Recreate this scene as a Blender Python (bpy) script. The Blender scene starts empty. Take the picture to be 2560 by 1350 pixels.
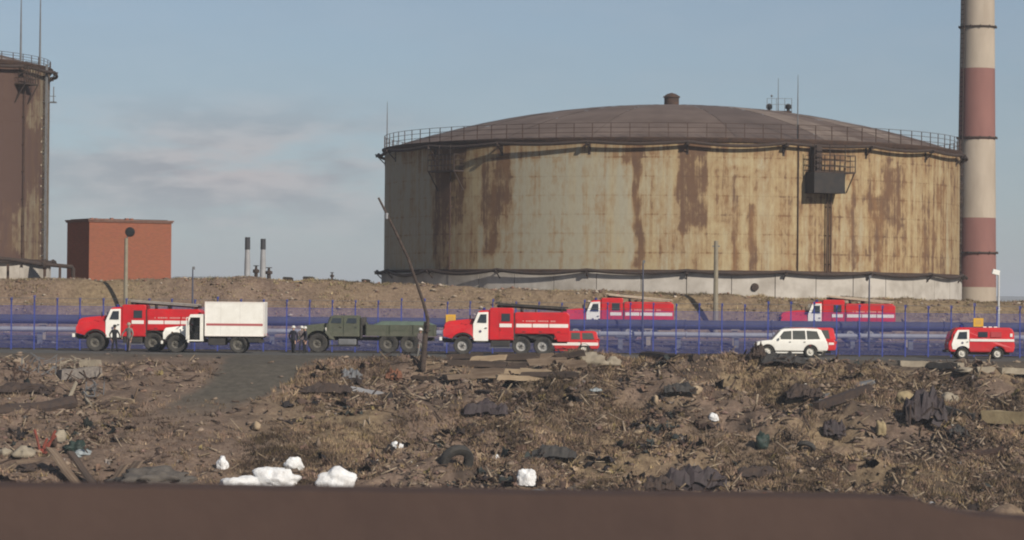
import bpy, bmesh, math, random
import numpy as np
from mathutils import Vector, Matrix, noise as mnoise

# ------------------------------------------------------------------ camera
SC = bpy.context.scene
COL = SC.collection
F = 7688.0                     # focal length in photo pixels (2560 wide)
EYE = Vector((0.0, 0.0, 3.3))
ROLL, PITCH = 0.0085, 85.0 / F
fwd = Vector((0, math.cos(PITCH), math.sin(PITCH)))
right0 = Vector((1, 0, 0))
up0 = right0.cross(fwd)
RGT = right0 * math.cos(ROLL) + up0 * math.sin(ROLL)
UP = up0 * math.cos(ROLL) - right0 * math.sin(ROLL)
cam_d = bpy.data.cameras.new('camera')
cam = bpy.data.objects.new('camera', cam_d)
COL.objects.link(cam)
cam.matrix_world = Matrix(((RGT.x, UP.x, -fwd.x, EYE.x), (RGT.y, UP.y, -fwd.y, EYE.y),
                           (RGT.z, UP.z, -fwd.z, EYE.z), (0, 0, 0, 1)))
cam_d.sensor_width = 36.0
cam_d.lens = F / 2560 * 36
cam_d.clip_start = 0.5
cam_d.clip_end = 30000
cam_d.dof.use_dof = True
cam_d.dof.focus_distance = 205
cam_d.dof.aperture_fstop = 5.0
SC.camera = cam
SC.render.resolution_x, SC.render.resolution_y = 1024, 540
SC.view_settings.view_transform = 'Standard'
SC.view_settings.look = 'None'
SC.view_settings.exposure = 0.20
SC.view_settings.gamma = 1.0
SC.cycles.filter_width = 2.0

# ------------------------------------------------------------------ sky and sun
SUN_AZ, SUN_EL = 36.0, 30.0      # degrees to the right of the direction behind the camera, and up
wd = bpy.data.worlds.new('World')
SC.world = wd
wd.use_nodes = True
nt = wd.node_tree
nt.nodes.clear()


def nd(t, typ, **kw):
    n = t.nodes.new(typ)
    for k, v in kw.items():
        if k == 'inp':
            for a, b in v.items():
                n.inputs[a].default_value = b
        else:
            setattr(n, k, v)
    return n


sky = nd(nt, 'ShaderNodeTexSky', sky_type='NISHITA', sun_disc=False,
         sun_elevation=math.radians(SUN_EL), sun_rotation=math.radians(180 - SUN_AZ),
         altitude=0, air_density=1.0, dust_density=0.3, ozone_density=2.0)
hsv = nd(nt, 'ShaderNodeHueSaturation', inp={'Saturation': 0.62, 'Value': 1.0})
tnt = nd(nt, 'ShaderNodeMix', data_type='RGBA', blend_type='MULTIPLY')
tnt.inputs['Factor'].default_value = 1.0
tnt.inputs['B'].default_value = (0.86, 1.0, 1.20, 1)
geo = nd(nt, 'ShaderNodeTexCoord')
mp = nd(nt, 'ShaderNodeMapping')
mp.inputs['Scale'].default_value = (34, 34, 120)
mp.inputs['Location'].default_value = (3.1, 0.4, 2.3)
nz = nd(nt, 'ShaderNodeTexNoise', inp={'Scale': 0.62, 'Detail': 5.0, 'Roughness': 0.55})
rmp = nd(nt, 'ShaderNodeMapRange', inp={'From Min': 0.36, 'From Max': 0.52, 'To Min': 0.0, 'To Max': 1.0})
mp2 = nd(nt, 'ShaderNodeMapping')       # where a bank of cloud hangs over the land to the left
mp2.inputs['Location'].default_value = (0.091, -0.985, -0.0425)
mp2.inputs['Scale'].default_value = (1, 1, 1)
vm = nd(nt, 'ShaderNodeVectorMath', operation='MULTIPLY')
vm.inputs[1].default_value = (14.0, 0.5, 55.0)
vl = nd(nt, 'ShaderNodeVectorMath', operation='LENGTH')
mk = nd(nt, 'ShaderNodeMapRange', inp={'From Min': 0.1, 'From Max': 1.5, 'To Min': 1.0, 'To Max': 0.06})
mul = nd(nt, 'ShaderNodeMath', operation='MULTIPLY')
mul2 = nd(nt, 'ShaderNodeMath', operation='MULTIPLY')
mul2.inputs[1].default_value = 1.0
mix = nd(nt, 'ShaderNodeMix', data_type='RGBA')
nzc = nd(nt, 'ShaderNodeTexNoise', inp={'Scale': 1.1, 'Detail': 4.0, 'Roughness': 0.55})
cmr = nd(nt, 'ShaderNodeMapRange', inp={'From Min': 0.42, 'From Max': 0.6, 'To Min': 0.0, 'To Max': 1.0})
cmx = nd(nt, 'ShaderNodeMix', data_type='RGBA')
cmx.inputs['A'].default_value = (5.3, 5.5, 6.1, 1)
cmx.inputs['B'].default_value = (8.4, 8.0, 8.2, 1)
bg = nd(nt, 'ShaderNodeBackground', inp={'Strength': 0.051})
wo = nd(nt, 'ShaderNodeOutputWorld')
L = nt.links.new
L(sky.outputs[0], hsv.inputs['Color'])
L(geo.outputs['Generated'], mp.inputs['Vector'])
L(mp.outputs[0], nz.inputs['Vector'])
L(nz.outputs['Fac'], rmp.inputs['Value'])
L(mp.outputs[0], nzc.inputs['Vector'])
L(nzc.outputs['Fac'], cmr.inputs['Value'])
L(cmr.outputs[0], cmx.inputs['Factor'])
L(cmx.outputs['Result'], mix.inputs['B'])
L(geo.outputs['Generated'], mp2.inputs['Vector'])
L(mp2.outputs[0], vm.inputs[0])
L(vm.outputs[0], vl.inputs[0])
L(vl.outputs['Value'], mk.inputs['Value'])
L(rmp.outputs[0], mul.inputs[0])
L(mk.outputs[0], mul.inputs[1])
L(mul.outputs[0], mul2.inputs[0])
L(hsv.outputs[0], tnt.inputs['A'])
L(tnt.outputs['Result'], mix.inputs['A'])
L(mul2.outputs[0], mix.inputs['Factor'])
L(mix.outputs['Result'], bg.inputs['Color'])
L(bg.outputs[0], wo.inputs[0])
ld = bpy.data.lights.new('sun', 'SUN')
ld.energy = 3.95
ld.angle = math.radians(0.6)
ld.color = (1.0, 0.93, 0.82)
sun = bpy.data.objects.new('sun', ld)
COL.objects.link(sun)
a, e = math.radians(SUN_AZ), math.radians(SUN_EL)
SDIR = Vector((math.sin(a) * math.cos(e), -math.cos(a) * math.cos(e), math.sin(e)))
sun.rotation_euler = SDIR.to_track_quat('Z', 'Y').to_euler()
sun.location = (60, -80, 60)

rng = random.Random(7)
npr = np.random.default_rng(7)


# ------------------------------------------------------------------ materials
MATS = {}


def mat(name, col, rough=0.6, col2=None, scale=2.0, amt=0.5, metal=0.0, bump=0.0, detail=6.0, stretch=(1, 1, 1),
        dirt=None, dirt_amt=0.0, dirt_z=None, spec=0.3, lo=0.35, hi=0.65):
    """plain procedural paint/metal/stone: two tones mixed by noise, optional dust, optional fine relief"""
    if name in MATS:
        return MATS[name]
    m = bpy.data.materials.new(name)
    m.use_nodes = True
    t = m.node_tree
    b = t.nodes['Principled BSDF']
    b.inputs['Roughness'].default_value = rough
    b.inputs['Metallic'].default_value = metal
    b.inputs['Specular IOR Level'].default_value = spec
    lk = t.links.new
    tc = nd(t, 'ShaderNodeTexCoord')
    mp_ = nd(t, 'ShaderNodeMapping')
    mp_.inputs['Scale'].default_value = stretch
    lk(tc.outputs['Object'], mp_.inputs['Vector'])
    n1 = nd(t, 'ShaderNodeTexNoise', inp={'Scale': scale, 'Detail': detail, 'Roughness': 0.6})
    lk(mp_.outputs[0], n1.inputs['Vector'])
    c2 = col2 if col2 else tuple(c * 0.72 for c in col)
    mr = nd(t, 'ShaderNodeMapRange', inp={'From Min': lo, 'From Max': hi, 'To Min': 0.0, 'To Max': amt})
    lk(n1.outputs['Fac'], mr.inputs['Value'])
    mx = nd(t, 'ShaderNodeMix', data_type='RGBA')
    mx.inputs['A'].default_value = (*col, 1)
    mx.inputs['B'].default_value = (*c2, 1)
    lk(mr.outputs[0], mx.inputs['Factor'])
    out = mx.outputs['Result']
    if dirt:
        n2 = nd(t, 'ShaderNodeTexNoise', inp={'Scale': scale * 2.7, 'Detail': 5.0, 'Roughness': 0.7})
        lk(tc.outputs['Object'], n2.inputs['Vector'])
        m2 = nd(t, 'ShaderNodeMapRange', inp={'From Min': 0.4, 'From Max': 0.75, 'To Min': 0.0, 'To Max': dirt_amt})
        lk(n2.outputs['Fac'], m2.inputs['Value'])
        fac = m2.outputs[0]
        if dirt_z:
            sp = nd(t, 'ShaderNodeSeparateXYZ')
            lk(tc.outputs['Object'], sp.inputs[0])
            m3 = nd(t, 'ShaderNodeMapRange', inp={'From Min': dirt_z[0], 'From Max': dirt_z[1], 'To Min': dirt_amt, 'To Max': 0.0})
            lk(sp.outputs['Z'], m3.inputs['Value'])
            ad = nd(t, 'ShaderNodeMath', operation='ADD', use_clamp=True)
            lk(fac, ad.inputs[0])
            lk(m3.outputs[0], ad.inputs[1])
            fac = ad.outputs[0]
        mx2 = nd(t, 'ShaderNodeMix', data_type='RGBA')
        lk(out, mx2.inputs['A'])
        mx2.inputs['B'].default_value = (*dirt, 1)
        lk(fac, mx2.inputs['Factor'])
        out = mx2.outputs['Result']
    lk(out, b.inputs['Base Color'])
    if bump:
        n3 = nd(t, 'ShaderNodeTexNoise', inp={'Scale': scale * 5, 'Detail': 6.0})
        lk(mp_.outputs[0], n3.inputs['Vector'])
        bp = nd(t, 'ShaderNodeBump', inp={'Strength': bump, 'Distance': 0.05})
        lk(n3.outputs['Fac'], bp.inputs['Height'])
        lk(bp.outputs[0], b.inputs['Normal'])
    MATS[name] = m
    return m


DUST = (0.20, 0.155, 0.12)
M_RED = mat('fire_engine_red', (0.60, 0.010, 0.016), 0.4, (0.42, 0.010, 0.018), 0.9, 0.8, dirt=DUST, dirt_amt=0.10, dirt_z=(0.5, 1.1), spec=0.3)
M_WHITE = mat('white_vehicle_paint', (0.85, 0.82, 0.75), 0.45, (0.72, 0.68, 0.60), 1.5, 0.5, dirt=DUST, dirt_amt=0.10, dirt_z=(0.5, 1.1))
M_STRIPE = mat('white_stripe', (0.80, 0.74, 0.68), 0.5, (0.70, 0.62, 0.57), 3.0, 0.5)
M_GREEN = mat('olive_paint', (0.075, 0.085, 0.055), 0.7, (0.055, 0.058, 0.042), 1.3, 0.7, dirt=(0.17, 0.15, 0.115), dirt_amt=0.35, dirt_z=(0.5, 1.6))
M_TARP = mat('pale_green_tarp', (0.13, 0.17, 0.13), 0.8, (0.09, 0.12, 0.09), 2.5, 0.8, bump=0.3)
M_TYRE = mat('tyre_rubber', (0.035, 0.033, 0.031), 0.9, (0.07, 0.062, 0.053), 4.0, 0.8)
M_DARK = mat('dark_chassis', (0.03, 0.029, 0.029), 0.75, (0.065, 0.055, 0.046), 3.0, 0.7)
M_RIM = mat('grey_rim', (0.36, 0.35, 0.33), 0.6, (0.22, 0.2, 0.18), 5.0, 0.7)
M_RIMD = mat('dusty_dark_rim', (0.10, 0.095, 0.08), 0.75, (0.15, 0.13, 0.11), 5.0, 0.7)
M_RIMW = mat('white_rim', (0.72, 0.69, 0.62), 0.5, (0.5, 0.46, 0.4), 5.0, 0.6)
M_GLASS = mat('dark_glass', (0.02, 0.024, 0.028), 0.12, (0.035, 0.04, 0.045), 2.0, 0.6, spec=0.6)
M_GLASSL = mat('dusty_glass', (0.085, 0.085, 0.07), 0.2, (0.05, 0.055, 0.05), 2.0, 0.6, spec=0.5)
M_LAMP = mat('headlamp_glass', (0.7, 0.7, 0.66), 0.15, (0.5, 0.5, 0.48), 6.0, 0.5, spec=0.6)
M_TAIL = mat('tail_lamp', (0.4, 0.02, 0.015), 0.3)
M_BLUE = mat('blue_fence_paint', (0.045, 0.068, 0.30), 0.6, (0.038, 0.05, 0.20), 3.0, 0.6)
M_YEL = mat('yellow_sign_paint', (0.72, 0.40, 0.03), 0.5, (0.55, 0.28, 0.04), 4.0, 0.7)
M_PALEPIPE = mat('pale_grey_pipe', (0.34, 0.34, 0.35), 0.6, (0.24, 0.24, 0.25), 1.0, 0.7)
M_DARKPIPE = mat('dark_blue_pipe', (0.068, 0.068, 0.098), 0.8, (0.05, 0.048, 0.068), 1.0, 0.7)
M_RUSTY = mat('rusty_steel', (0.085, 0.048, 0.032), 0.85, (0.045, 0.03, 0.026), 3.0, 0.9, bump=0.3)
M_RUSTD = mat('dark_rusty_steel', (0.042, 0.031, 0.028), 0.85, (0.07, 0.045, 0.032), 3.0, 0.8, bump=0.4)
M_WOOD = mat('weathered_wood', (0.21, 0.155, 0.11), 0.9, (0.11, 0.075, 0.052), 4.0, 1.0, stretch=(0.15, 1, 1), bump=0.4)
M_WOODL = mat('pale_wood', (0.38, 0.29, 0.19), 0.9, (0.24, 0.17, 0.11), 4.0, 0.9, stretch=(0.15, 1, 1), bump=0.3)
M_WOODD = mat('dark_wood', (0.085, 0.06, 0.046), 0.95, (0.045, 0.033, 0.028), 4.0, 1.0, stretch=(0.15, 1, 1), bump=0.5)
M_CONC = mat('weathered_concrete', (0.33, 0.28, 0.21), 0.95, (0.23, 0.19, 0.14), 2.0, 0.9, bump=0.5)
M_CONCY = mat('yellowish_concrete', (0.36, 0.28, 0.16), 0.95, (0.24, 0.18, 0.10), 2.0, 0.9, bump=0.5)
M_SNOW = mat('old_snow', (0.84, 0.84, 0.84), 0.8, (0.62, 0.60, 0.58), 2.2, 0.8, bump=0.9, dirt=(0.42, 0.37, 0.31), dirt_amt=0.35)
M_POST = mat('concrete_post', (0.27, 0.235, 0.17), 0.9, (0.2, 0.17, 0.125), 3.0, 0.7)
M_STEEL = mat('grey_steel', (0.16, 0.16, 0.165), 0.6, (0.1, 0.1, 0.1), 3.0, 0.7)
M_BLACK = mat('black_plastic', (0.014, 0.014, 0.015), 0.6)
M_REDRUST = mat('flaking_red_paint', (0.27, 0.055, 0.035), 0.8, (0.13, 0.05, 0.035), 5.0, 0.8)
M_PLASTIC = mat('grey_blue_plastic', (0.30, 0.33, 0.34), 0.6, (0.2, 0.22, 0.22), 4.0, 0.7)
M_GRNJUNK = mat('dark_green_plastic', (0.022, 0.042, 0.034), 0.6, (0.03, 0.035, 0.03), 3.0, 0.8)
M_SKIN = mat('skin', (0.42, 0.25, 0.18), 0.6)
M_ORANGE = mat('orange_plastic', (0.5, 0.14, 0.04), 0.6)


# ------------------------------------------------------------------ mesh helpers
class MB:
    def __init__(self):
        self.v, self.f, self.mi = [], [], []

    def add(self, vs, fs, mi=0):
        o = len(self.v)
        self.v += [tuple(p) for p in vs]
        self.f += [tuple(i + o for i in q) for q in fs]
        self.mi += [mi] * len(fs)
        return self

    def box(self, c, s, rot=None, mi=0):
        hx, hy, hz = s[0] / 2, s[1] / 2, s[2] / 2
        vs = [Vector((x, y, z)) for x in (-hx, hx) for y in (-hy, hy) for z in (-hz, hz)]
        if rot is not None:
            vs = [rot @ p for p in vs]
        vs = [p + Vector(c) for p in vs]
        return self.add(vs, [(0, 1, 3, 2), (4, 6, 7, 5), (0, 4, 5, 1), (2, 3, 7, 6), (0, 2, 6, 4), (1, 5, 7, 3)], mi)

    def b2(self, x0, x1, y0, y1, z0, z1, mi=0):
        return self.box(((x0 + x1) / 2, (y0 + y1) / 2, (z0 + z1) / 2), (abs(x1 - x0), abs(y1 - y0), abs(z1 - z0)), None, mi)

    def prism(self, prof, y0, y1, zt=None, k=0.0, mi=0):
        """profile of (x, z) points, extruded across y; above zt the sides lean in by k per metre"""
        n = len(prof)
        area = sum(prof[i][0] * prof[(i + 1) % n][1] - prof[(i + 1) % n][0] * prof[i][1] for i in range(n))
        if area < 0:
            prof = prof[::-1]
        vs = []
        for y in (y0, y1):
            for x, z in prof:
                yy = y
                if zt is not None and z > zt:
                    yy = y - math.copysign(k * (z - zt), y)
                vs.append((x, yy, z))
        fs = [tuple(range(n)), tuple(range(2 * n - 1, n - 1, -1))]
        fs += [(i + n, (i + 1) % n + n, (i + 1) % n, i) for i in range(n)]
        if y1 < y0:
            fs = [q[::-1] for q in fs]
        return self.add(vs, fs, mi)

    def tube(self, path, r, n=8, caps=True, mi=0):
        path = [Vector(p) for p in path]
        m = len(path)
        rs = r if isinstance(r, (list, tuple)) else [r] * m
        vs, fs = [], []
        prev = None
        for i, p in enumerate(path):
            d = (path[min(i + 1, m - 1)] - path[max(i - 1, 0)]).normalized()
            if prev is None:
                ref = Vector((0, 0, 1)) if abs(d.z) < 0.9 else Vector((1, 0, 0))
                u = d.cross(ref).normalized()
            else:
                u = (prev - d * prev.dot(d)).normalized()
            prev = u
            w = d.cross(u)
            for j in range(n):
                t = 2 * math.pi * j / n
                vs.append(p + (u * math.cos(t) + w * math.sin(t)) * rs[i])
        for i in range(m - 1):
            for j in range(n):
                k = (j + 1) % n
                fs.append((i * n + j, i * n + k, (i + 1) * n + k, (i + 1) * n + j))
        if caps:
            fs.append(tuple(range(n - 1, -1, -1)))
            fs.append(tuple(range((m - 1) * n, m * n)))
        return self.add(vs, fs, mi)

    def lathe(self, prof, c=(0, 0, 0), axis='z', n=24, mi=0, a0=0.0, a1=2 * math.pi):
        """profile of (radius, height) points spun about an axis"""
        full = abs(a1 - a0 - 2 * math.pi) < 1e-6
        m = n if full else n + 1
        vs, fs = [], []
        for r, h in prof:
            for j in range(m):
                t = a0 + (a1 - a0) * j / n
                x, y = r * math.cos(t), r * math.sin(t)
                if axis == 'z':
                    p = (x, y, h)
                elif axis == 'y':
                    p = (x, h, y)
                else:
                    p = (h, x, y)
                vs.append((p[0] + c[0], p[1] + c[1], p[2] + c[2]))
        for i in range(len(prof) - 1):
            for j in range(n):
                k = (j + 1) % m
                q = (i * m + j, i * m + k, (i + 1) * m + k, (i + 1) * m + j)
                fs.append(q if axis != 'y' else q[::-1])
        return self.add(vs, fs, mi)

    def build(self, name, mats, parent=None, smooth=False, bevel=0.0, loc=None):
        me = bpy.data.meshes.new(name)
        me.from_pydata(self.v, [], self.f)
        if not isinstance(mats, (list, tuple)):
            mats = [mats]
        for m_ in mats:
            me.materials.append(m_)
        if len(mats) > 1:
            me.polygons.foreach_set('material_index', self.mi)
        if smooth:
            me.shade_smooth()
            me.set_sharp_from_angle(angle=math.radians(35))
        me.update()
        o = bpy.data.objects.new(name, me)
        COL.objects.link(o)
        if parent is not None:
            o.parent = parent
        if loc is not None:
            o.location = loc
        if bevel:
            bv = o.modifiers.new('bevel', 'BEVEL')
            bv.width = bevel
            bv.segments = 2
            bv.limit_method = 'ANGLE'
            bv.angle_limit = math.radians(28)
        return o


def tag(o, label=None, cat=None, group=None, kind=None):
    if label:
        o['label'] = label
    if cat:
        o['category'] = cat
    if group:
        o['group'] = group
    if kind:
        o['kind'] = kind
    return o


def empty(name, loc=(0, 0, 0), rz=0.0):
    o = bpy.data.objects.new(name, None)
    o.empty_display_size = 0.3
    o.location = loc
    o.rotation_euler = (0, 0, rz)
    COL.objects.link(o)
    return o


def copy_tree(o, parent=None):
    kids = list(o.children)
    c = o.copy()
    COL.objects.link(c)
    c.parent = parent
    for k in kids:
        copy_tree(k, c)
    return c


def inst(src, parent, loc=(0, 0, 0), rot=(0, 0, 0), name=None):
    c = src.copy()
    COL.objects.link(c)
    c.parent = parent
    c.location = loc
    c.rotation_euler = rot
    return c


def at(px, py, Y):
    """photo pixel -> point at depth Y (metres in front of the camera)"""
    d = fwd + RGT * ((px - 1280) / F) + UP * ((675 - py) / F)
    return EYE + d * (Y / d.y)


# ------------------------------------------------------------------ terrain
NG = {}


def vnoise(x, y, scale, seed):
    g = NG.get(seed)
    if g is None:
        g = NG[seed] = np.random.default_rng(seed).random((256, 256))
    u, v = x / scale, y / scale
    iu, iv = np.floor(u).astype(int), np.floor(v).astype(int)
    fu, fv = u - iu, v - iv
    fu, fv = fu * fu * (3 - 2 * fu), fv * fv * (3 - 2 * fv)
    i0, i1, j0, j1 = iu % 256, (iu + 1) % 256, iv % 256, (iv + 1) % 256
    return (g[i0, j0] * (1 - fu) * (1 - fv) + g[i1, j0] * fu * (1 - fv) + g[i0, j1] * (1 - fu) * fv + g[i1, j1] * fu * fv) - 0.5


def sstep(x, a, b):
    t = np.clip((x - a) / (b - a), 0, 1)
    return t * t * (3 - 2 * t)


CREST_PX = [0, 100, 300, 600, 900, 1200, 1600, 2000, 2400, 2550]
CREST_PY = [702, 701, 706, 698, 708, 724, 731, 746, 754, 758]
_c = [at(p, q, 230) for p, q in zip(CREST_PX, CREST_PY)]
CRX = [p.x for p in _c]
CRZ = [p.z for p in _c]
# dirt track: (px, py left edge, right edge)
TRACK = [(560, 830, 893), (545, 770, 915), (515, 725, 945), (470, 680, 975), (430, 620, 1005), (390, 540, 1036)]


def base_h(x, y):
    """large shape of the land"""
    z = np.interp(y, [-60, 14, 22, 60, 110, 150, 158, 172, 185, 190, 193.5, 207.5, 209.5, 215, 226.5, 227],
                  [1.7, 1.7, 1.2, -5.6, -8.2, -7.6, -6.75, -3.62, -0.48, -0.08, -0.05, -0.05, 0.08, 0.70, 0.70, 0.75])
    cr = np.interp(x, CRX, CRZ)
    t = sstep(y, 226.5, 230.5)
    z = np.where(y > 226.5, 0.72 + (cr - 0.72) * t, z)
    far = np.clip((y - 236) / 100, 0, 1)
    z = np.where(y > 236, z - far * 2.0, z)
    return z


def track_mask(x, y):
    m = np.zeros_like(x)
    ys, xl, xr = TRK
    l = np.interp(y, ys, xl)
    r = np.interp(y, ys, xr)
    w = 0.5 * vnoise(x, y, 1.2, 31)
    inside = sstep(np.minimum(x - l, r - x) + w, -0.5, 0.6)
    return inside * sstep(y, ys[0] - 3, ys[0] + 5) * (1 - sstep(y, 193, 196))


def bumps(x, y):
    heap = 0.30 + 0.70 * sstep(x, -12, -2) + 0.25 * sstep(-x, 19, 24)      # more broken ground to the right
    ridge = np.exp(-((y - 183.0) / 2.6) ** 2) * sstep(x, 1, 6) * (1 - sstep(x, 19, 25))
    hollow = np.exp(-((y - 179.0) / 3.0) ** 2 - ((x + 4.5) / 4.0) ** 2)
    z = 1.1 * vnoise(x, y, 9.0, 1) * heap + 1.6 * vnoise(x, y, 3.1, 2) * heap + 0.35 * ridge - 0.5 * hollow
    z += 0.75 * vnoise(x, y, 1.3, 3) * heap + 0.30 * vnoise(x, y, 0.6, 4) * heap + 0.10 * vnoise(x, y, 0.28, 5) * heap
    return z


def ground_h(x, y):
    x = np.asarray(x, float)
    y = np.asarray(y, float)
    z = base_h(x, y)
    fg = sstep(y, 130, 150) * (1 - sstep(y, 183, 191))
    if TRK is not None:
        fg = fg * (1 - 0.85 * track_mask(x, y))
    z = z + bumps(x, y) * fg * (1 - 0.8 * sstep(np.abs(x), 39, 48))
    bank = sstep(y, 226.5, 228.5)
    z = z + bank * (0.35 * vnoise(x, y, 3.3, 11) + 0.25 * vnoise(x, y, 1.1, 12)) * (1 - sstep(y, 300, 400))
    edge = sstep(y, 208.5, 210) * (1 - sstep(y, 213, 215))
    z = z + edge * 0.25 * vnoise(x, y, 1.5, 13)
    return z


TRK = None


def hit(px, py, y0=148.0, y1=194.0):
    """where the ray of a photo pixel meets the ground in front of the road"""
    Y = np.linspace(y0, y1, 700)
    A, B = at(px, py, y0), at(px, py, y1)
    t = (Y - y0) / (y1 - y0)
    X, Z = A.x + (B.x - A.x) * t, A.z + (B.z - A.z) * t
    below = np.nonzero(Z <= ground_h(X, Y))[0]
    return at(px, py, float(Y[below[0]]) if len(below) else y1)


def gz(x, y):
    return float(ground_h(np.array([x]), np.array([y]))[0])


_t = []
for xl, xr, py in TRACK:
    pl = hit((xl + xr) / 2, py)
    _t.append((pl.y, at(xl, py, pl.y).x, at(xr, py, pl.y).x))
_t.sort()
TRK = ([q[0] for q in _t], [q[1] for q in _t], [q[2] for q in _t])

xs = np.concatenate([[-9000, -3000, -1000, -400, -200, -120, -80, -60, -48], np.arange(-40, 40.01, 0.108), [48, 60, 80, 120, 200, 400, 1000, 3000, 9000]])
ys = np.concatenate([[-400, -100, -20, 0, 14, 22, 40, 60, 80, 100, 110, 120, 130, 138, 144, 148], np.arange(150, 193, 0.10), np.arange(193, 226, 0.5),
                     np.arange(226, 238, 0.15), np.arange(238, 300, 2.0), [310, 330, 360, 400, 500, 800, 1500, 3000, 9000]])
GX, GY = np.meshgrid(xs, ys)
GZ = ground_h(GX, GY)
nx, ny = len(xs), len(ys)
co = np.stack([GX, GY, GZ], -1).reshape(-1, 3)
ii = np.arange(nx * ny).reshape(ny, nx)
quads = np.stack([ii[:-1, :-1], ii[:-1, 1:], ii[1:, 1:], ii[1:, :-1]], -1).reshape(-1, 4)


def fast_mesh(name, co, polys, k, material, smooth=True):
    me = bpy.data.meshes.new(name)
    me.vertices.add(len(co))
    me.vertices.foreach_set('co', np.ascontiguousarray(co, dtype=np.float32).ravel())
    me.loops.add(len(polys) * k)
    me.loops.foreach_set('vertex_index', np.ascontiguousarray(polys, dtype=np.int32).ravel())
    me.polygons.add(len(polys))
    me.polygons.foreach_set('loop_start', np.arange(0, len(polys) * k, k, dtype=np.int32))
    if smooth:
        me.polygons.foreach_set('use_smooth', np.ones(len(polys), dtype=bool))
    me.update(calc_edges=True)
    me.validate()
    if material:
        me.materials.append(material)
    o = bpy.data.objects.new(name, me)
    COL.objects.link(o)
    return o


def vattr(o, name, rgb):
    at_ = o.data.color_attributes.new(name, 'FLOAT_COLOR', 'POINT')
    c = np.ones((len(o.data.vertices), 4), np.float32)
    c[:, :3] = rgb
    at_.data.foreach_set('color', c.ravel())


def ground_material():
    m = bpy.data.materials.new('dump_soil')
    m.use_nodes = True
    t = m.node_tree
    lk = t.links.new
    b = t.nodes['Principled BSDF']
    b.inputs['Roughness'].default_value = 0.95
    b.inputs['Specular IOR Level'].default_value = 0.1
    g = nd(t, 'ShaderNodeNewGeometry')
    at_ = nd(t, 'ShaderNodeAttribute', attribute_name='cover')
    sep = nd(t, 'ShaderNodeSeparateColor')
    lk(at_.outputs['Color'], sep.inputs[0])

    def nz_(scale, det=6.0, rough=0.65):
        n = nd(t, 'ShaderNodeTexNoise', inp={'Scale': scale, 'Detail': det, 'Roughness': rough})
        lk(g.outputs['Position'], n.inputs['Vector'])
        return n.outputs['Fac']

    def ramp(fac, stops):
        r = nd(t, 'ShaderNodeValToRGB')
        cr = r.color_ramp
        while len(cr.elements) < len(stops):
            cr.elements.new(0.5)
        for e_, (p_, c_) in zip(cr.elements, stops):
            e_.position = p_
            e_.color = (*c_, 1)
        lk(fac, r.inputs[0])
        return r.outputs[0]

    def mixc(f, a_, b_):
        x = nd(t, 'ShaderNodeMix', data_type='RGBA')
        if isinstance(f, float):
            x.inputs['Factor'].default_value = f
        else:
            lk(f, x.inputs['Factor'])
        for s, v in (('A', a_), ('B', b_)):
            if isinstance(v, tuple):
                x.inputs[s].default_value = (*v, 1)
            else:
                lk(v, x.inputs[s])
        return x.outputs['Result']
    soil = ramp(nz_(0.9), [(0.30, (0.085, 0.056, 0.044)), (0.46, (0.165, 0.110, 0.080)), (0.56, (0.22, 0.148, 0.108)), (0.70, (0.28, 0.205, 0.14))])
    fine = ramp(nz_(6.0, 4.0, 0.7), [(0.32, (0.065, 0.048, 0.038)), (0.5, (0.165, 0.120, 0.09)), (0.68, (0.31, 0.24, 0.175))])
    c = mixc(0.45, soil, fine)
    ochre = ramp(nz_(3.0), [(0.35, (0.15, 0.105, 0.062)), (0.65, (0.29, 0.215, 0.125))])
    c = mixc(sep.outputs[1], c, ochre)
    grey = ramp(nz_(2.2), [(0.35, (0.080, 0.070, 0.056)), (0.65, (0.122, 0.106, 0.084))])
    c = mixc(sep.outputs[0], c, grey)
    dark = ramp(nz_(2.0), [(0.35, (0.035, 0.027, 0.023)), (0.65, (0.075, 0.055, 0.042))])
    c = mixc(sep.outputs[2], c, dark)
    lk(c, b.inputs['Base Color'])
    bp = nd(t, 'ShaderNodeBump', inp={'Strength': 0.5, 'Distance': 0.12})
    lk(nz_(7.0, 5.0, 0.7), bp.inputs['Height'])
    lk(bp.outputs[0], b.inputs['Normal'])
    return m


M_SOIL = ground_material()
ground = fast_mesh('ground', co, quads, 4, M_SOIL)
tag(ground, kind='structure')
X1, Y1 = co[:, 0], co[:, 1]
tmask = track_mask(X1, Y1)
roadside = sstep(Y1, 186, 191) * (1 - sstep(Y1, 214, 216)) * 0.85
cR = np.clip(np.maximum(tmask, roadside), 0, 1)
bank = sstep(Y1, 225, 228) * (1 - sstep(Y1, 800, 1500))
cG = np.clip(bank * (0.45 + 0.9 * vnoise(X1, Y1, 6.0, 21)) + (1 - bank) * np.clip(0.22 + 2.2 * vnoise(X1, Y1, 4.5, 22), 0, 0.85) * sstep(X1, -18, -8), 0, 1) * (1 - cR)
cB = np.clip(2.6 * vnoise(X1, Y1, 3.7, 23) + 1.8 * vnoise(X1, Y1, 1.1, 24) + 0.05, 0, 0.95) * 0.8 * (1 - cR) * (1 - bank) * (0.35 + 0.65 * sstep(X1, -12, -2))
vattr(ground, 'cover', np.stack([cR, cG, cB], -1))


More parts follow.
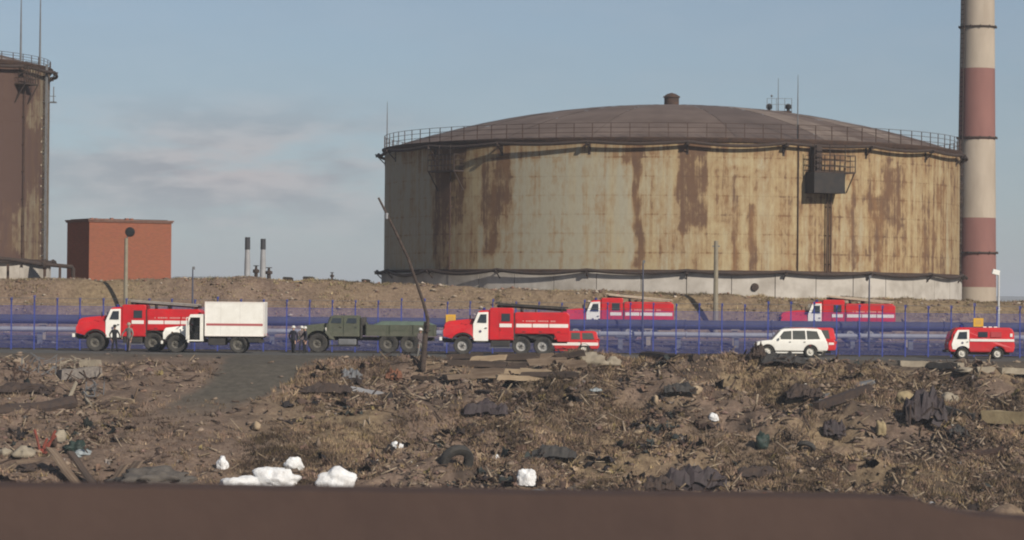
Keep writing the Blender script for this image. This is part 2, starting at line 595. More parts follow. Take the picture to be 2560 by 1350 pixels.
# roads: draped sheets with a little thickness
def road_sheet(name, y0, y1, z, col, col2):
    xs_ = np.concatenate([[-900, -300, -120, -60], np.arange(-45, 45.1, 1.5), [60, 120, 300, 900]])
    mb = MB()
    n = len(xs_)
    rows = []
    for k, y in enumerate(np.linspace(y0, y1, 7)):
        for x in xs_:
            wob = 0.35 * float(vnoise(np.array([x]), np.array([y]), 2.7, 41 + k)[0]) if k in (0, 6) else 0
            rows.append((x, y + wob, z + (0.03 if 0 < k < 6 else -0.02)))
    fs = [(k * n + i, k * n + i + 1, (k + 1) * n + i + 1, (k + 1) * n + i) for k in range(6) for i in range(n - 1)]
    mb.add(rows, fs)
    o = mb.build(name, mat(name + '_surface', col, 0.9, col2, 0.9, 0.9, bump=0.3, detail=8, spec=0.1), smooth=True)
    tag(o, kind='structure')


road_sheet('road', 194.3, 207.0, -0.03, (0.125, 0.120, 0.108), (0.085, 0.08, 0.075))
road_sheet('service_road', 215.5, 226.0, 0.71, (0.11, 0.108, 0.11), (0.08, 0.078, 0.08))

# low hills and the sea far beyond
mb = MB()
hx = np.linspace(-2600, 2600, 120)
hp = np.interp(hx, [-2600, -700, -330, -285, -230, -210, -100, 330, 360, 420, 900, 2600], [8, 8, 9, 21, 21.5, 10, 8, 8, 9.5, 10.5, 11, 9])
rows = []
for x, h in zip(hx, hp):
    n_ = float(mnoise.noise((x * 0.01, 3, 1)))
    rows += [(x, 2380, -3), (x, 2460, 3.3 + h * 0.6 + n_), (x, 2600, 3.3 + h + n_ * 1.2), (x, 2900, -3)]
fs = [(i * 4 + k, (i + 1) * 4 + k, (i + 1) * 4 + k + 1, i * 4 + k + 1) for i in range(len(hx) - 1) for k in range(3)]
mb.add(rows, fs)
tag(mb.build('hills', mat('distant_tundra', (0.21, 0.21, 0.21), 1.0, (0.17, 0.17, 0.17), 0.01, 0.6), smooth=True), kind='structure')


# ------------------------------------------------------------------ storage tanks
def rust_material(name, grey, yellow, rust_d, rust_o, ochre, thr=(0.34, 0.56), seam=(1.95, 1.457)):
    m = bpy.data.materials.new(name)
    m.use_nodes = True
    t = m.node_tree
    lk = t.links.new
    b = t.nodes['Principled BSDF']
    b.inputs['Roughness'].default_value = 0.8
    b.inputs['Specular IOR Level'].default_value = 0.15
    uv = nd(t, 'ShaderNodeUVMap', uv_map='shell')
    at_ = nd(t, 'ShaderNodeAttribute', attribute_name='wear')
    sep = nd(t, 'ShaderNodeSeparateColor')
    lk(at_.outputs['Color'], sep.inputs[0])

    def nz_(sx, sy, det=6.0, ro=0.6, off=0.0):
        mp_ = nd(t, 'ShaderNodeMapping')
        mp_.inputs['Scale'].default_value = (sx, sy, 1)
        mp_.inputs['Location'].default_value = (off, off * 0.7, off)
        lk(uv.outputs[0], mp_.inputs['Vector'])
        n = nd(t, 'ShaderNodeTexNoise', inp={'Scale': 1.0, 'Detail': det, 'Roughness': ro})
        lk(mp_.outputs[0], n.inputs['Vector'])
        return n.outputs['Fac']

    def mth(op, a_, b_, c_=None):
        n = nd(t, 'ShaderNodeMath', operation=op)
        for i, v in enumerate((a_, b_, c_)):
            if v is None:
                continue
            if isinstance(v, (int, float)):
                n.inputs[i].default_value = v
            else:
                lk(v, n.inputs[i])
        return n.outputs[0]

    def mr(v, lo, hi, o0=0.0, o1=1.0):
        n = nd(t, 'ShaderNodeMapRange', interpolation_type='SMOOTHSTEP', inp={'From Min': lo, 'From Max': hi, 'To Min': o0, 'To Max': o1})
        lk(v, n.inputs['Value'])
        return n.outputs[0]

    def mixc(f, a_, b_):
        x = nd(t, 'ShaderNodeMix', data_type='RGBA')
        lk(f, x.inputs['Factor'])
        for s, v in (('A', a_), ('B', b_)):
            if isinstance(v, tuple):
                x.inputs[s].default_value = (*v, 1)
            else:
                lk(v, x.inputs[s])
        return x.outputs['Result']
    streak = nz_(2.3, 0.075, 7.0, 0.66)
    streak2 = nz_(0.75, 0.05, 4.0, 0.6, 5.0)
    blotch = nz_(0.85, 0.55, 7.0, 0.68, 11.0)
    fine = nz_(4.2, 1.5, 6.0, 0.72, 3.0)
    v = mth('MULTIPLY_ADD', mth('SUBTRACT', streak, 0.5), 1.35, mth('MULTIPLY', sep.outputs[0], 0.62))
    v = mth('MULTIPLY_ADD', mth('SUBTRACT', blotch, 0.5), 1.0, v)
    v = mth('MULTIPLY_ADD', mth('SUBTRACT', fine, 0.5), 0.7, v)
    # rust creeping along the level weld seams
    sx = nd(t, 'ShaderNodeSeparateXYZ')
    lk(uv.outputs[0], sx.inputs[0])
    fr = mth('FRACT', mth('MULTIPLY_ADD', sx.outputs[1], 1.0 / seam[1], 0.5 - seam[0] / seam[1]), 0.0)
    dist = mth('ABSOLUTE', mth('SUBTRACT', fr, 0.5), 0.0)
    v = mth('MULTIPLY_ADD', mr(dist, 0.012, 0.075, 1.0, 0.0), mr(blotch, 0.44, 0.66, 0.0, 0.24), v)
    yl = mr(mth('ADD', sep.outputs[1], mth('MULTIPLY', mth('SUBTRACT', streak2, 0.5), 2.4)), 0.15, 0.95)
    base = mixc(yl, grey, yellow)
    base = mixc(mr(fine, 0.35, 0.7, 0.0, 0.22), base, tuple(c * 0.6 for c in grey))
    c = mixc(mr(v, thr[0] - 0.30, thr[0] + 0.10, 0.0, 0.80), base, ochre)
    rc = mixc(mr(nz_(1.4, 0.35, 4.0, 0.6, 8.0), 0.38, 0.62), rust_d, rust_o)
    rc = mixc(sep.outputs[2], rc, tuple(c_ * 0.95 for c_ in rust_d))
    c = mixc(mr(v, thr[0], thr[1], 0.0, 0.9), c, rc)
    lk(c, b.inputs['Base Color'])
    bp = nd(t, 'ShaderNodeBump', inp={'Strength': 0.25, 'Distance': 0.05})
    lk(blotch, bp.inputs['Height'])
    lk(bp.outputs[0], b.inputs['Normal'])
    return m


def shell_plate(parent, R, th0, th1, z0, z1, material, wear, nu=22, nv=6):
    th = np.linspace(th0, th1, nu + 1)
    zz = np.linspace(z0, z1, nv + 1)
    T, Z = np.meshgrid(th, zz)
    T, Z = T.ravel(), Z.ravel()
    outer = np.stack([R * np.sin(T), -R * np.cos(T), Z], -1)
    ri = R - 0.02
    inner = np.stack([ri * np.sin(T), -ri * np.cos(T), Z], -1)
    n = nu + 1
    ii_ = np.arange(n * (nv + 1)).reshape(nv + 1, n)
    q = np.stack([ii_[:-1, :-1], ii_[:-1, 1:], ii_[1:, 1:], ii_[1:, :-1]], -1).reshape(-1, 4)
    k = n * (nv + 1)
    edge = np.concatenate([ii_[0, :], ii_[1:, -1], ii_[-1, -2::-1], ii_[-2:0:-1, 0]])
    e2 = np.roll(edge, -1)
    rim = np.stack([e2 + 2 * k, edge + 2 * k, edge + k, e2 + k], -1)
    polys = np.concatenate([q, rim])
    o = fast_mesh('shell_plate', np.concatenate([outer, inner, outer]), polys, 4, material, smooth=False)
    o.data.polygons.foreach_set('use_smooth', np.array([1] * len(q) + [0] * len(rim), dtype=bool))
    u = o.data.uv_layers.new(name='shell')
    TT, ZZ = np.concatenate([T, T, T]), np.concatenate([Z, Z, Z])
    lv = np.zeros(len(o.data.loops), np.int32)
    o.data.loops.foreach_get('vertex_index', lv)
    u.data.foreach_set('uv', np.stack([TT[lv] * R, ZZ[lv]], -1).astype(np.float32).ravel())
    vattr(o, 'wear', wear(TT, ZZ))
    o.parent = parent
    return o


def ring_path(R, z, n=144, wave=0.0, lobes=20, seed=0, a0=0, a1=2 * math.pi):
    r = random.Random(seed)
    dz = [r.uniform(-1, 1) for _ in range(lobes)]
    out = []
    for i in range(n + 1):
        t = a0 + (a1 - a0) * i / n
        k = (t / (2 * math.pi) * lobes) % lobes
        i0 = int(k)
        f_ = k - i0
        w = wave * (-abs(math.sin(math.pi * f_)) * (0.5 + 0.5 * abs(dz[i0])) + 0.3 * dz[i0] * math.sin(math.pi * f_))
        out.append((R * math.sin(t), -R * math.cos(t), z + w))
    return out


def polar(R, t, z):
    return Vector((R * math.sin(t), -R * math.cos(t), z))


M_TROOF = [mat('tank_roof_steel', (0.165, 0.122, 0.10), 0.85, (0.105, 0.074, 0.06), 0.35, 0.9, detail=8),
           mat('tank_roof_steel_pale', (0.25, 0.195, 0.16), 0.85, (0.125, 0.09, 0.07), 0.35, 0.95, detail=8),
           mat('tank_roof_steel_dark', (0.135, 0.10, 0.085), 0.85, (0.09, 0.066, 0.056), 0.35, 0.9, detail=8)]
M_CRING = mat('tank_foundation_concrete', (0.47, 0.43, 0.38), 0.9, (0.30, 0.265, 0.225), 0.55, 0.9, detail=8, lo=0.42, hi=0.68)


def make_tank(name, cx, cy, R, z0, z1, zb, rise, material, wear, courses, around, vis, nring, gores=40, rk=1.0):
    root = empty(name, (cx, cy, zb))
    a_, b_ = z0 - zb, z1 - zb
    core = MB().lathe([(R - 0.05, a_ - 0.1), (R - 0.05, b_ + 0.02)], n=96)
    core.build('inner_shell', M_RUSTD, root, smooth=True)
    hgt = (b_ - a_) / courses
    dth = 2 * math.pi / around
    for c in range(courses):
        for k in range(around):
            t0 = k * dth + (0.5 * dth if c % 2 else 0.0)
            tm = (t0 + dth / 2 + math.pi) % (2 * math.pi) - math.pi
            if not (vis[0] < tm < vis[1]):
                nu, nv = 8, 1
            else:
                nu, nv = 26, 6
            t0 = (t0 + math.pi) % (2 * math.pi) - math.pi
            Rk = R + 0.004 * ((c + k) % 2) + rng.uniform(0, 0.003)
            g = 0.003
            shell_plate(root, Rk, t0 + g / R, t0 + dth - g / R, a_ + c * hgt + g, a_ + (c + 1) * hgt - g, material, wear, nu, nv)
    # dome of lapped gores
    Rs = (R * R + rise * rise) / (2 * rise)
    Re = R + 0.25
    for k in range(gores):
        t0, t1 = 2 * math.pi * k / gores, 2 * math.pi * (k + 1) / gores
        vs, fs = [], []
        for i in range(13):
            r = Re * (1 - (1 - 0.03) * i / 12)
            z = b_ + math.sqrt(Rs * Rs - r * r) - (Rs - rise) + 0.02 * (k % 2)
            for j in range(5):
                t = t0 + (t1 - t0) * j / 4
                vs.append(polar(r, t, z))
        for i in range(12):
            for j in range(4):
                fs.append((i * 5 + j, i * 5 + j + 1, i * 5 + j + 6, i * 5 + j + 5))
        tm = math.degrees((t0 + math.pi) % (2 * math.pi) - math.pi)
        mm = M_TROOF[rng.choice([0, 0, 0, 0, 2])]
        if 8 < tm < 24:
            mm = M_TROOF[2]
        elif 26 < tm < 34 or 44 < tm < 52:
            mm = M_TROOF[1]  # paler roof tone on the gores at these bearings
        MB().add(vs, fs).build('roof_plate', mm, root, smooth=True)
    # eave
    MB().lathe([(R + 0.03, b_ - 0.28), (R + 0.13, b_ - 0.28), (R + 0.27, b_ - 0.02), (R + 0.27, b_ + 0.06), (R + 0.02, b_ + 0.07)], n=120).build('eave', M_RUSTY, root, smooth=True)
    # cooling-water ring pipes on brackets
    MB().tube(ring_path(R + 0.55, b_ - 0.30, 200, 0.30, nring, 3), 0.13, 8, False).build('upper_ring_pipe', M_RUSTD, root, smooth=True)
    MB().tube(ring_path(R + 0.60, a_ + 0.10, 200, 0.34, nring, 5), 0.13, 8, False).build('lower_ring_pipe', M_RUSTD, root, smooth=True)
    MB().lathe([(R + 0.02, a_ + 0.16), (R + 0.24, a_ + 0.12), (R + 0.24, a_ - 0.02), (R + 0.02, a_ - 0.02)], n=120).build('bottom_flange', M_RUSTY, root, smooth=True)
    br = None
    for z in (b_ - 0.34, a_ + 0.04):
        for k in range(nring):
            t = 2 * math.pi * k / nring
            if br is None:
                m_ = MB()
                m_.b2(-0.06, 0.06, -0.85, 0.0, -0.04, 0.06)
                m_.tube([(0, -0.78, 0), (0, -0.02, -0.75)], 0.05, 6)
                m_.b2(-0.09, 0.09, -0.05, 0.03, -0.9, 0.1)
                m_.b2(-0.14, 0.14, -0.8, -0.45, -0.2, -0.08)
                br = m_.build('bracket', M_RUSTD, root)
                o = br
            else:
                o = inst(br, root)
            o.location = polar(R, t, z)
            o.rotation_euler = (0, 0, t)
    # foundation ring of concrete panels
    npan = 44 if R > 20 else 32
    for k in range(npan):
        t0 = 2 * math.pi * k / npan + 0.0012
        t1 = 2 * math.pi * (k + 1) / npan - 0.0012
        vs, fs = [], []
        ro = R + 0.20 + rng.uniform(0, 0.03)
        for j in range(5):
            t = t0 + (t1 - t0) * j / 4
            vs += [polar(ro, t, -1.5), polar(ro, t, a_ - 0.10), polar(ro - 0.5, t, a_ - 0.08), polar(ro - 0.5, t, -1.5)]
        for j in range(4):
            for i in range(3):
                fs.append((j * 4 + i, (j + 1) * 4 + i, (j + 1) * 4 + i + 1, j * 4 + i + 1))
        fs += [(0, 1, 2, 3), (19, 18, 17, 16)]
        MB().add(vs, fs).build('foundation_panel', M_CRING, root)
    # guard rail round the roof
    rails = MB()
    for h in (0.42, 0.82, 1.2):
        rails.tube(ring_path(R + 0.05, b_ + 0.05 + h * rk * 0.92, 160), 0.02, 5, False)
    rails.build('guard_rail', M_RUSTY, root)
    post = None
    npst = int(2 * math.pi * R / 1.45)
    for k in range(npst):
        t = 2 * math.pi * k / npst
        if post is None:
            post = MB().b2(-0.026, 0.026, -0.026, 0.026, 0.0, 1.15 * rk).build('rail_post', M_RUSTY, root)
            o = post
        else:
            o = inst(post, root)
        o.location = polar(R + 0.05, t, b_)
        o.rotation_euler = (0, 0, t)
    return root, a_, b_


def th_px(px, cx, cy, R):
    """bearing on the shell of a tank whose near side shows at this photo column"""
    th = np.linspace(-1.45, 1.45, 2901)
    x = 1280 + F * (cx + R * np.sin(th)) / (cy - R * np.cos(th))
    lim = np.argmax(x), np.argmin(x)
    th, x = th[lim[1]:lim[0] + 1], x[lim[1]:lim[0] + 1]
    return float(np.interp(px, x, th))


def patches(lst, cx, cy, R, top, bot, z_top, z_bot):
    out = []
    for (x0, x1, y0, y1, s, dk) in lst:
        th0 = th_px(x0, cx, cy, R)
        th1 = th_px(x1, cx, cy, R)
        zz0 = z_top + (y1 - top) / (bot - top) * (z_bot - z_top)
        zz1 = z_top + (y0 - top) / (bot - top) * (z_bot - z_top)
        out.append((th0, th1, zz0, zz1, s, dk))
    return out


BT_Y, BT_R, BT_Z0, BT_Z1, BT_ZB = 258.0, 24.0, 5.85, 16.05, 3.9
BT_X = at(1677, 500, BT_Y).x
P_BIG = patches([
    (1080, 1165, 360, 560, 0.75, 0.8), (1085, 1130, 540, 690, 0.65, 0.6), (1135, 1190, 440, 690, 0.35, 0.0), (1205, 1245, 420, 640, 0.62, 0.6),
    (1240, 1280, 380, 520, 0.62, 0.5), (1200, 1280, 480, 600, 0.35, 0.3), (1580, 1604, 350, 690, 0.85, 0.6), (1555, 1585, 360, 430, 0.5, 0.3),
    (1695, 1765, 355, 580, 0.80, 0.9), (1700, 1760, 560, 690, 0.35, 0.1), (1640, 1700, 560, 640, 0.35, 0.0), (1828, 1848, 430, 690, 0.62, 0.2),
    (1866, 1892, 520, 690, 0.75, 0.3), (1780, 1830, 420, 560, 0.35, 0.1), (1850, 1925, 440, 500, 0.35, 0.1), (1985, 2002, 350, 690, 0.5, 0.2),
    (2010, 2115, 355, 470, 0.62, 0.5), (2005, 2080, 480, 690, 0.42, 0.2), (2060, 2085, 500, 690, 0.5, 0.4), (2118, 2140, 470, 690, 0.65, 0.3),
    (2150, 2205, 480, 515, 0.7, 0.5), (2180, 2205, 520, 690, 0.65, 0.4), (2200, 2255, 400, 560, 0.72, 0.7), (2225, 2262, 540, 690, 0.5, 0.2),
    (2300, 2335, 470, 700, 0.62, 0.4), (2345, 2360, 450, 700, 0.5, 0.3), (2370, 2386, 400, 700, 0.45, 0.3), (1000, 2400, 345, 400, 0.42, 0.1), (1040, 1300, 350, 430, 0.3, 0.2),
    (1900, 2400, 350, 700, 0.34, 0.0), (2120, 2400, 350, 480, 0.2, 0.2), (1600, 1900, 350, 700, 0.16, 0.0), (1780, 1930, 430, 445, 0.5, 0.1), (1700, 1990, 545, 556, 0.35, 0.1), (1760, 1990, 605, 613, 0.35, 0.1)], BT_X, BT_Y, BT_R, 355, 685, BT_Z1 - BT_ZB, BT_Z0 - BT_ZB)


def make_wear(P, R, extra=None):
    def wear(T, Z):
        r = np.zeros_like(T)
        d = np.zeros_like(T)
        jit = 0.022 * vnoise(T * R + 900, Z + 300, 0.9, 61) + 0.02 * vnoise(T * R + 900, Z + 300, 2.3, 62)
        jz = 1.1 * vnoise(T * R + 900, Z + 300, 0.5, 63)
        for (t0, t1, a0_, a1_, s, dk) in P:
            e_ = 0.010
            w = sstep(T + jit, t0 - e_, t0 + e_) * (1 - sstep(T + jit, t1 - e_, t1 + e_)) * sstep(Z + jz, a0_ - 0.5, a0_ + 0.4) * (1 - sstep(Z + jz, a1_ - 0.25, a1_ + 0.25))
            r = np.maximum(r, w * s) + 0.25 * np.minimum(r, w * s)
            d = np.maximum(d, w * dk)
        y = 0.18 + 0.62 * sstep(T, -0.45, 0.15) + 0.6 * sstep(-T, 0.6, 0.75) * sstep(T, -0.95, -0.85)
        if extra:
            r, y, d = extra(T, Z, r, y, d)
        return np.stack([r, y, d], -1)
    return wear


M_BIGTANK = rust_material('peeling_khaki_tank_paint', (0.355, 0.32, 0.235), (0.40, 0.315, 0.18), (0.112, 0.062, 0.042), (0.215, 0.112, 0.05), (0.295, 0.195, 0.098), (0.23, 0.53))
big, a_, b_ = make_tank('storage_tank', BT_X, BT_Y, BT_R, BT_Z0, BT_Z1, BT_ZB, 3.95, M_BIGTANK, make_wear(P_BIG, BT_R), 7, 24, (-1.75, 1.75), 20, 40)
tag(big, 'wide rusty khaki oil storage tank with low domed roof beside the chimney', 'storage tank')


def dome_z(r, R, rise, b):
    Rs = (R * R + rise * rise) / (2 * rise)
    return b + math.sqrt(Rs * Rs - r * r) - (Rs - rise)


# cupola on the crown
m_ = MB().lathe([(0.62, dome_z(0, 24, 3.95, b_) - 0.2), (0.62, dome_z(0, 24, 3.95, b_) + 0.72), (0.72, dome_z(0, 24, 3.95, b_) + 0.74),
                 (0.70, dome_z(0, 24, 3.95, b_) + 0.85), (0.35, dome_z(0, 24, 3.95, b_) + 1.05), (0.0, dome_z(0, 24, 3.95, b_) + 1.15)], n=16)
m_.build('roof_vent', M_RUSTY, big, smooth=True)
for th, rr, hh in ((math.radians(-81), 24.0, 3.9), (th_px(1993, BT_X, BT_Y, BT_R), 23.9, 5.0)):
    z_ = b_ + 0.0
    MB().tube([polar(rr, th, z_ - 0.3), polar(rr, th, z_ + hh * 0.6), polar(rr, th, z_ + hh)], [0.06, 0.045, 0.02], 6).build('lightning_rod', M_STEEL, big)
# breather valves on a small landing near the crown
ex, ez = 9.05, dome_z(9.05, 24, 3.95, b_)
m_ = MB().b2(ex - 1.1, ex + 1.0, -0.6, 0.6, ez + 0.05, ez + 0.22)
for dx in (-0.9, 0.8):
    m_.b2(ex + dx - 0.06, ex + dx + 0.06, -0.5, 0.5, ez - 0.45, ez + 0.1)
m_.build('valve_landing', M_RUSTY, big)
for dx in (-0.85, 0.75):
    MB().lathe([(0.13, ez + 0.2), (0.13, ez + 0.4), (0.26, ez + 0.45), (0.26, ez + 0.72), (0.1, ez + 0.85), (0, ez + 0.86)], c=(ex + dx, 0, 0), n=12).build('breather_valve', M_BLACK, big, smooth=True)
m_ = MB()
for dx in (-1.08, -0.3, 0.4, 0.98):
    m_.b2(ex + dx - 0.02, ex + dx + 0.02, -0.6, -0.56, ez + 0.2, ez + 1.25)
for h in (0.75, 1.25):
    m_.b2(ex - 1.1, ex + 1.0, -0.6, -0.57, ez + h - 0.015, ez + h + 0.015)
m_.build('landing_rail', M_STEEL, big)
m_ = MB().tube([(ex - 0.1, 0, ez + 0.2), (ex - 0.1, 0, ez + 3.0)], [0.05, 0.02], 6)
m_.build('aerial', M_STEEL, big)
m_ = MB().tube([(ex - 0.65, 0, ez + 0.2), (ex - 0.65, 0, ez + 1.45)], 0.02, 6).lathe([(0, -0.12), (0.12, 0), (0, 0.12)], c=(ex - 0.65, 0, ez + 1.5), n=8)
m_.build('lamp', M_STEEL, big)


def side_platform(th, floor_z, w, dep, box, parent, R, top, bottom):
    """landing hung on the shell: floor, rails, knee braces, hangers, foam box and its risers"""
    g = empty('landing', polar(R, th, 0), th)
    g.parent = parent
    m = MB().b2(-w / 2, w / 2, -dep, -0.03, floor_z - 0.06, floor_z + 0.06)
    for x in (-w / 2 + 0.05, w / 2 - 0.05):
        m.tube([(x, -dep + 0.05, floor_z), (x, -0.05, floor_z - 1.5)], 0.05, 6)
    m.build('floor', M_RUSTD, g)
    r = MB()
    nb = max(3, int(w / 0.42))
    for i in range(nb + 1):
        x = -w / 2 + w * i / nb
        hi = top if i % 3 == 0 else floor_z + 1.3
        r.b2(x - 0.03, x + 0.03, -dep, -dep + 0.06, floor_z, hi)
    for h in (0.45, 0.9, 1.3, 1.75):
        r.b2(-w / 2, w / 2, -dep + 0.0, -dep + 0.05, floor_z + h - 0.03, floor_z + h + 0.03)
    for x in (-w / 2, w / 2):
        for h in (0.45, 0.9, 1.3):
            r.b2(x - 0.02, x + 0.02, -dep, 0, floor_z + h - 0.02, floor_z + h + 0.02)
    r.build('rail', M_RUSTD, g)
    if box:
        x0, x1, h = box
        m = MB().b2(x0, x1, -dep - 0.1, -0.04, floor_z - h, floor_z - 0.08)
        m.build('foam_box', mat('dark_steel_box', (0.026, 0.024, 0.024), 0.8, (0.045, 0.036, 0.03), 2.0, 0.8), g, bevel=0.02)  # near-black steel tone over the whole box
        m = MB().b2(x0 + 0.5, x0 + 1.0, -dep * 0.7, -0.04, floor_z + 0.07, top - 0.1)
        m.build('foam_pipe', M_RUSTD, g)
    r = MB()
    for x in ((-0.05, 0.30) if box else (0.2,)):
        r.tube([(x, -0.25, floor_z - (box[2] - 0.05 if box else 0)), (x, -0.25, bottom)], 0.06, 6)
        for z in np.arange(bottom + 0.6, floor_z - 2, 2.2):
            r.b2(x - 0.03, x + 0.03, -0.3, 0.0, z - 0.04, z + 0.04)
    r.build('riser_pipe', M_RUSTY, g)
    return g


side_platform(th_px(2064, BT_X, BT_Y, BT_R), b_ - 2.45, 3.7, 1.25, (-1.95, 0.85, 1.62), big, BT_R, b_ - 0.3, a_ + 0.1)
side_platform(th_px(1126, BT_X, BT_Y, BT_R), b_ - 2.35, 3.2, 1.1, None, big, BT_R, b_ - 0.3, a_ + 0.1)
for pxx in (1993,):
    th = th_px(pxx, BT_X, BT_Y, BT_R)
    o = polar(BT_R + 0.1, th, 0)
    MB().tube([(o.x, o.y, a_), (o.x, o.y, b_ - 0.3)], 0.045, 6).build('downpipe', M_RUSTY, big)
# oval manway and nozzles in the foundation ring
for pxx in (1885,):
    th = th_px(pxx, BT_X, BT_Y, BT_R)
    g = MB().lathe([(0.0, -0.42), (0.28, -0.4), (0.30, -0.3), (0.30, 0.2)], axis='y', n=16)
    o = g.build('nozzle', M_RUSTD, big, smooth=True)
    o.location = polar(BT_R, th, a_ - 1.1)
    o.rotation_euler = (0, 0, th)

# left tank: taller, darker, cut by the frame
LT_Y, LT_R = 254.0, 17.0
e_ = at(117, 420, LT_Y)
LT_X = e_.x - LT_R
LT_Z1 = at(117, 172, LT_Y).z
LT_Z0 = at(117, 655, LT_Y).z
LT_ZB = 4.6
pc, pr = 117 - LT_R / LT_Y * F, LT_R / LT_Y * F
P_LEFT = patches([(-200, 55, 120, 280, 0.75, 0.8), (-200, 62, 270, 520, 0.85, 0.95), (20, 80, 200, 270, 0.7, 0.9), (55, 100, 330, 480, 0.5, 0.1),
                  (95, 117, 380, 520, 0.55, 0.4), (-200, 30, 520, 660, 0.45, 0.1), (0, 60, 640, 700, 0.6, 0.7)],
                 LT_X, LT_Y, LT_R, 172, 655, LT_Z1 - LT_ZB, LT_Z0 - LT_ZB)


def left_extra(T, Z, r, y, d):
    return r + 0.62, y * 0.4, np.maximum(d, 0.4)


M_LEFTTANK = rust_material('brown_rusted_tank_paint', (0.235, 0.21, 0.155), (0.24, 0.17, 0.095), (0.095, 0.056, 0.048), (0.13, 0.078, 0.05), (0.165, 0.11, 0.068))
left, la, lb = make_tank('storage_tank', LT_X, LT_Y, LT_R, LT_Z0, LT_Z1, LT_ZB, 2.6, M_LEFTTANK, make_wear(P_LEFT, LT_R, left_extra), 10, 18, (0.3, 1.75), 16, 28, 0.6)
tag(left, 'tall dark brown rusted storage tank near the brick building', 'storage tank')
th = th_px(48, LT_X, LT_Y, LT_R)
side_platform(th, lb - 1.75, 2.1, 1.0, None, left, LT_R, lb - 0.2, la)
for pxx, top_y in ((45, -30), (93, -60)):
    th = th_px(pxx, LT_X, LT_Y, LT_R)
    zt = at(pxx, top_y, LT_Y - LT_R * math.cos(th)).z - LT_ZB
    MB().tube([polar(LT_R + 0.05, th, lb - 0.3), polar(LT_R + 0.05, th, lb + 2.6), polar(LT_R + 0.05, th, zt)], [0.10, 0.075, 0.03], 6).build('lightning_rod', M_STEEL, left)
m_ = MB()
p_ = polar(LT_R - 2.5, th_px(6, LT_X, LT_Y, LT_R), lb + 0.6)
m_.tube([p_, p_ + Vector((0, 0, 2.2))], 0.05, 6)
m_.b2(p_.x - 0.35, p_.x + 0.3, p_.y - 0.05, p_.y + 0.05, p_.z + 1.7, p_.z + 1.78)
m_.b2(p_.x - 0.35, p_.x - 0.25, p_.y - 0.05, p_.y + 0.05, p_.z + 1.2, p_.z + 2.1)
m_.tube([p_ + Vector((0.5, 0, -0.2)), p_ + Vector((0, 0, 0.9))], 0.05, 6)
m_.build('aerial', M_STEEL, left)
# ladder down the flank and an outrigger lamp bracket
m_ = MB()
th = math.radians(84)
o1, o2 = polar(LT_R + 0.28, th - 0.012, 0), polar(LT_R + 0.28, th + 0.012, 0)
for o_ in (o1, o2):
    m_.tube([(o_.x, o_.y, la - 1.5), (o_.x, o_.y, lb + 0.2)], 0.06, 6)
for z in np.arange(la - 1.2, lb, 0.32):
    m_.tube([(o1.x, o1.y, z), (o2.x, o2.y, z)], 0.03, 5)
for z in np.arange(la + 0.5, lb, 2.1):
    q_ = polar(LT_R - 0.1, th, z)
    m_.tube([q_, (o1.x, o1.y, z)], 0.06, 5)
m_.build('ladder', M_STEEL, left)
m_ = MB()
for z in np.arange(la + 0.4, lb - 4, 0.95):
    q_ = polar(LT_R + 0.05, th - 0.03, z + rng.uniform(-0.1, 0.1))
    m_.box(q_, (0.10, 0.08, 0.16))
m_.build('insulator', M_CONC, left)
q_ = polar(LT_R + 0.1, math.radians(86), at(130, 258, LT_Y).z - LT_ZB)
m_ = MB().b2(q_.x, q_.x + 0.85, q_.y - 0.3, q_.y + 0.3, q_.z - 0.05, q_.z + 0.05)
m_.b2(q_.x + 0.25, q_.x + 0.29, q_.y - 0.3, q_.y - 0.26, q_.z, q_.z + 1.0)
m_.b2(q_.x + 0.62, q_.x + 0.70, q_.y - 0.3, q_.y - 0.22, q_.z, q_.z + 1.25)
m_.b2(q_.x + 0.2, q_.x + 0.85, q_.y - 0.3, q_.y - 0.26, q_.z + 0.45, q_.z + 0.5)
m_.build('side_landing', M_STEEL, left)
# pipe leaving the left tank's foot to the brick building
pa, pb = at(60, 650, 236.2), at(122, 664, 238)
pl = empty('oil_pipe', (pb.x, pb.y, gz(pb.x, pb.y)))
bz = pl.location
pts = [(at(-60, 640, 234), at(40, 650, 236), at(100, 660, 237.5), at(180, 667, 238.5)), ]
m_ = MB().tube([Vector(p) - bz for p in pts[0]] + [at(183, 672, 238.6) - bz, at(183, 712, 238.6) - bz], 0.16, 10)
m_.build('pipe', M_RUSTD, pl, smooth=True)
m_ = MB().lathe([(0.18, -0.15), (0.42, -0.12), (0.42, 0.12), (0.18, 0.15)], c=(0, 0, 0), axis='x', n=14)
vv = m_.build('valve', M_RUSTD, pl, smooth=True)
vv.location = at(112, 661, 237.7) - bz
for pxx in (20, 112, 150):
    p = at(pxx, 660, 237.6) - bz
    MB().b2(p.x - 0.09, p.x + 0.09, p.y - 0.09, p.y + 0.09, gz(p.x + bz.x, p.y + bz.y) - bz.z - 0.3, p.z).build('support', M_RUSTY, pl)
tag(pl, 'dark rusty oil pipe with valve between the brown tank and brick building', 'pipe')

# ------------------------------------------------------------------ chimney
CH_Y = 286.0
cb = at(2439.5, 760, CH_Y)
CH = empty('chimney', (cb.x, CH_Y, gz(cb.x, CH_Y)))
cz = CH.location.z
s_ = CH_Y / F


def ch_r(z):                               # radius from height: 100 px wide at the foot, 84 px at the top of the frame
    z_foot, z_top = at(2440, 752, CH_Y).z, at(2440, 0, CH_Y).z
    return (50.5 + (41.5 - 50.5) * (z - z_foot) / (z_top - z_foot)) * s_


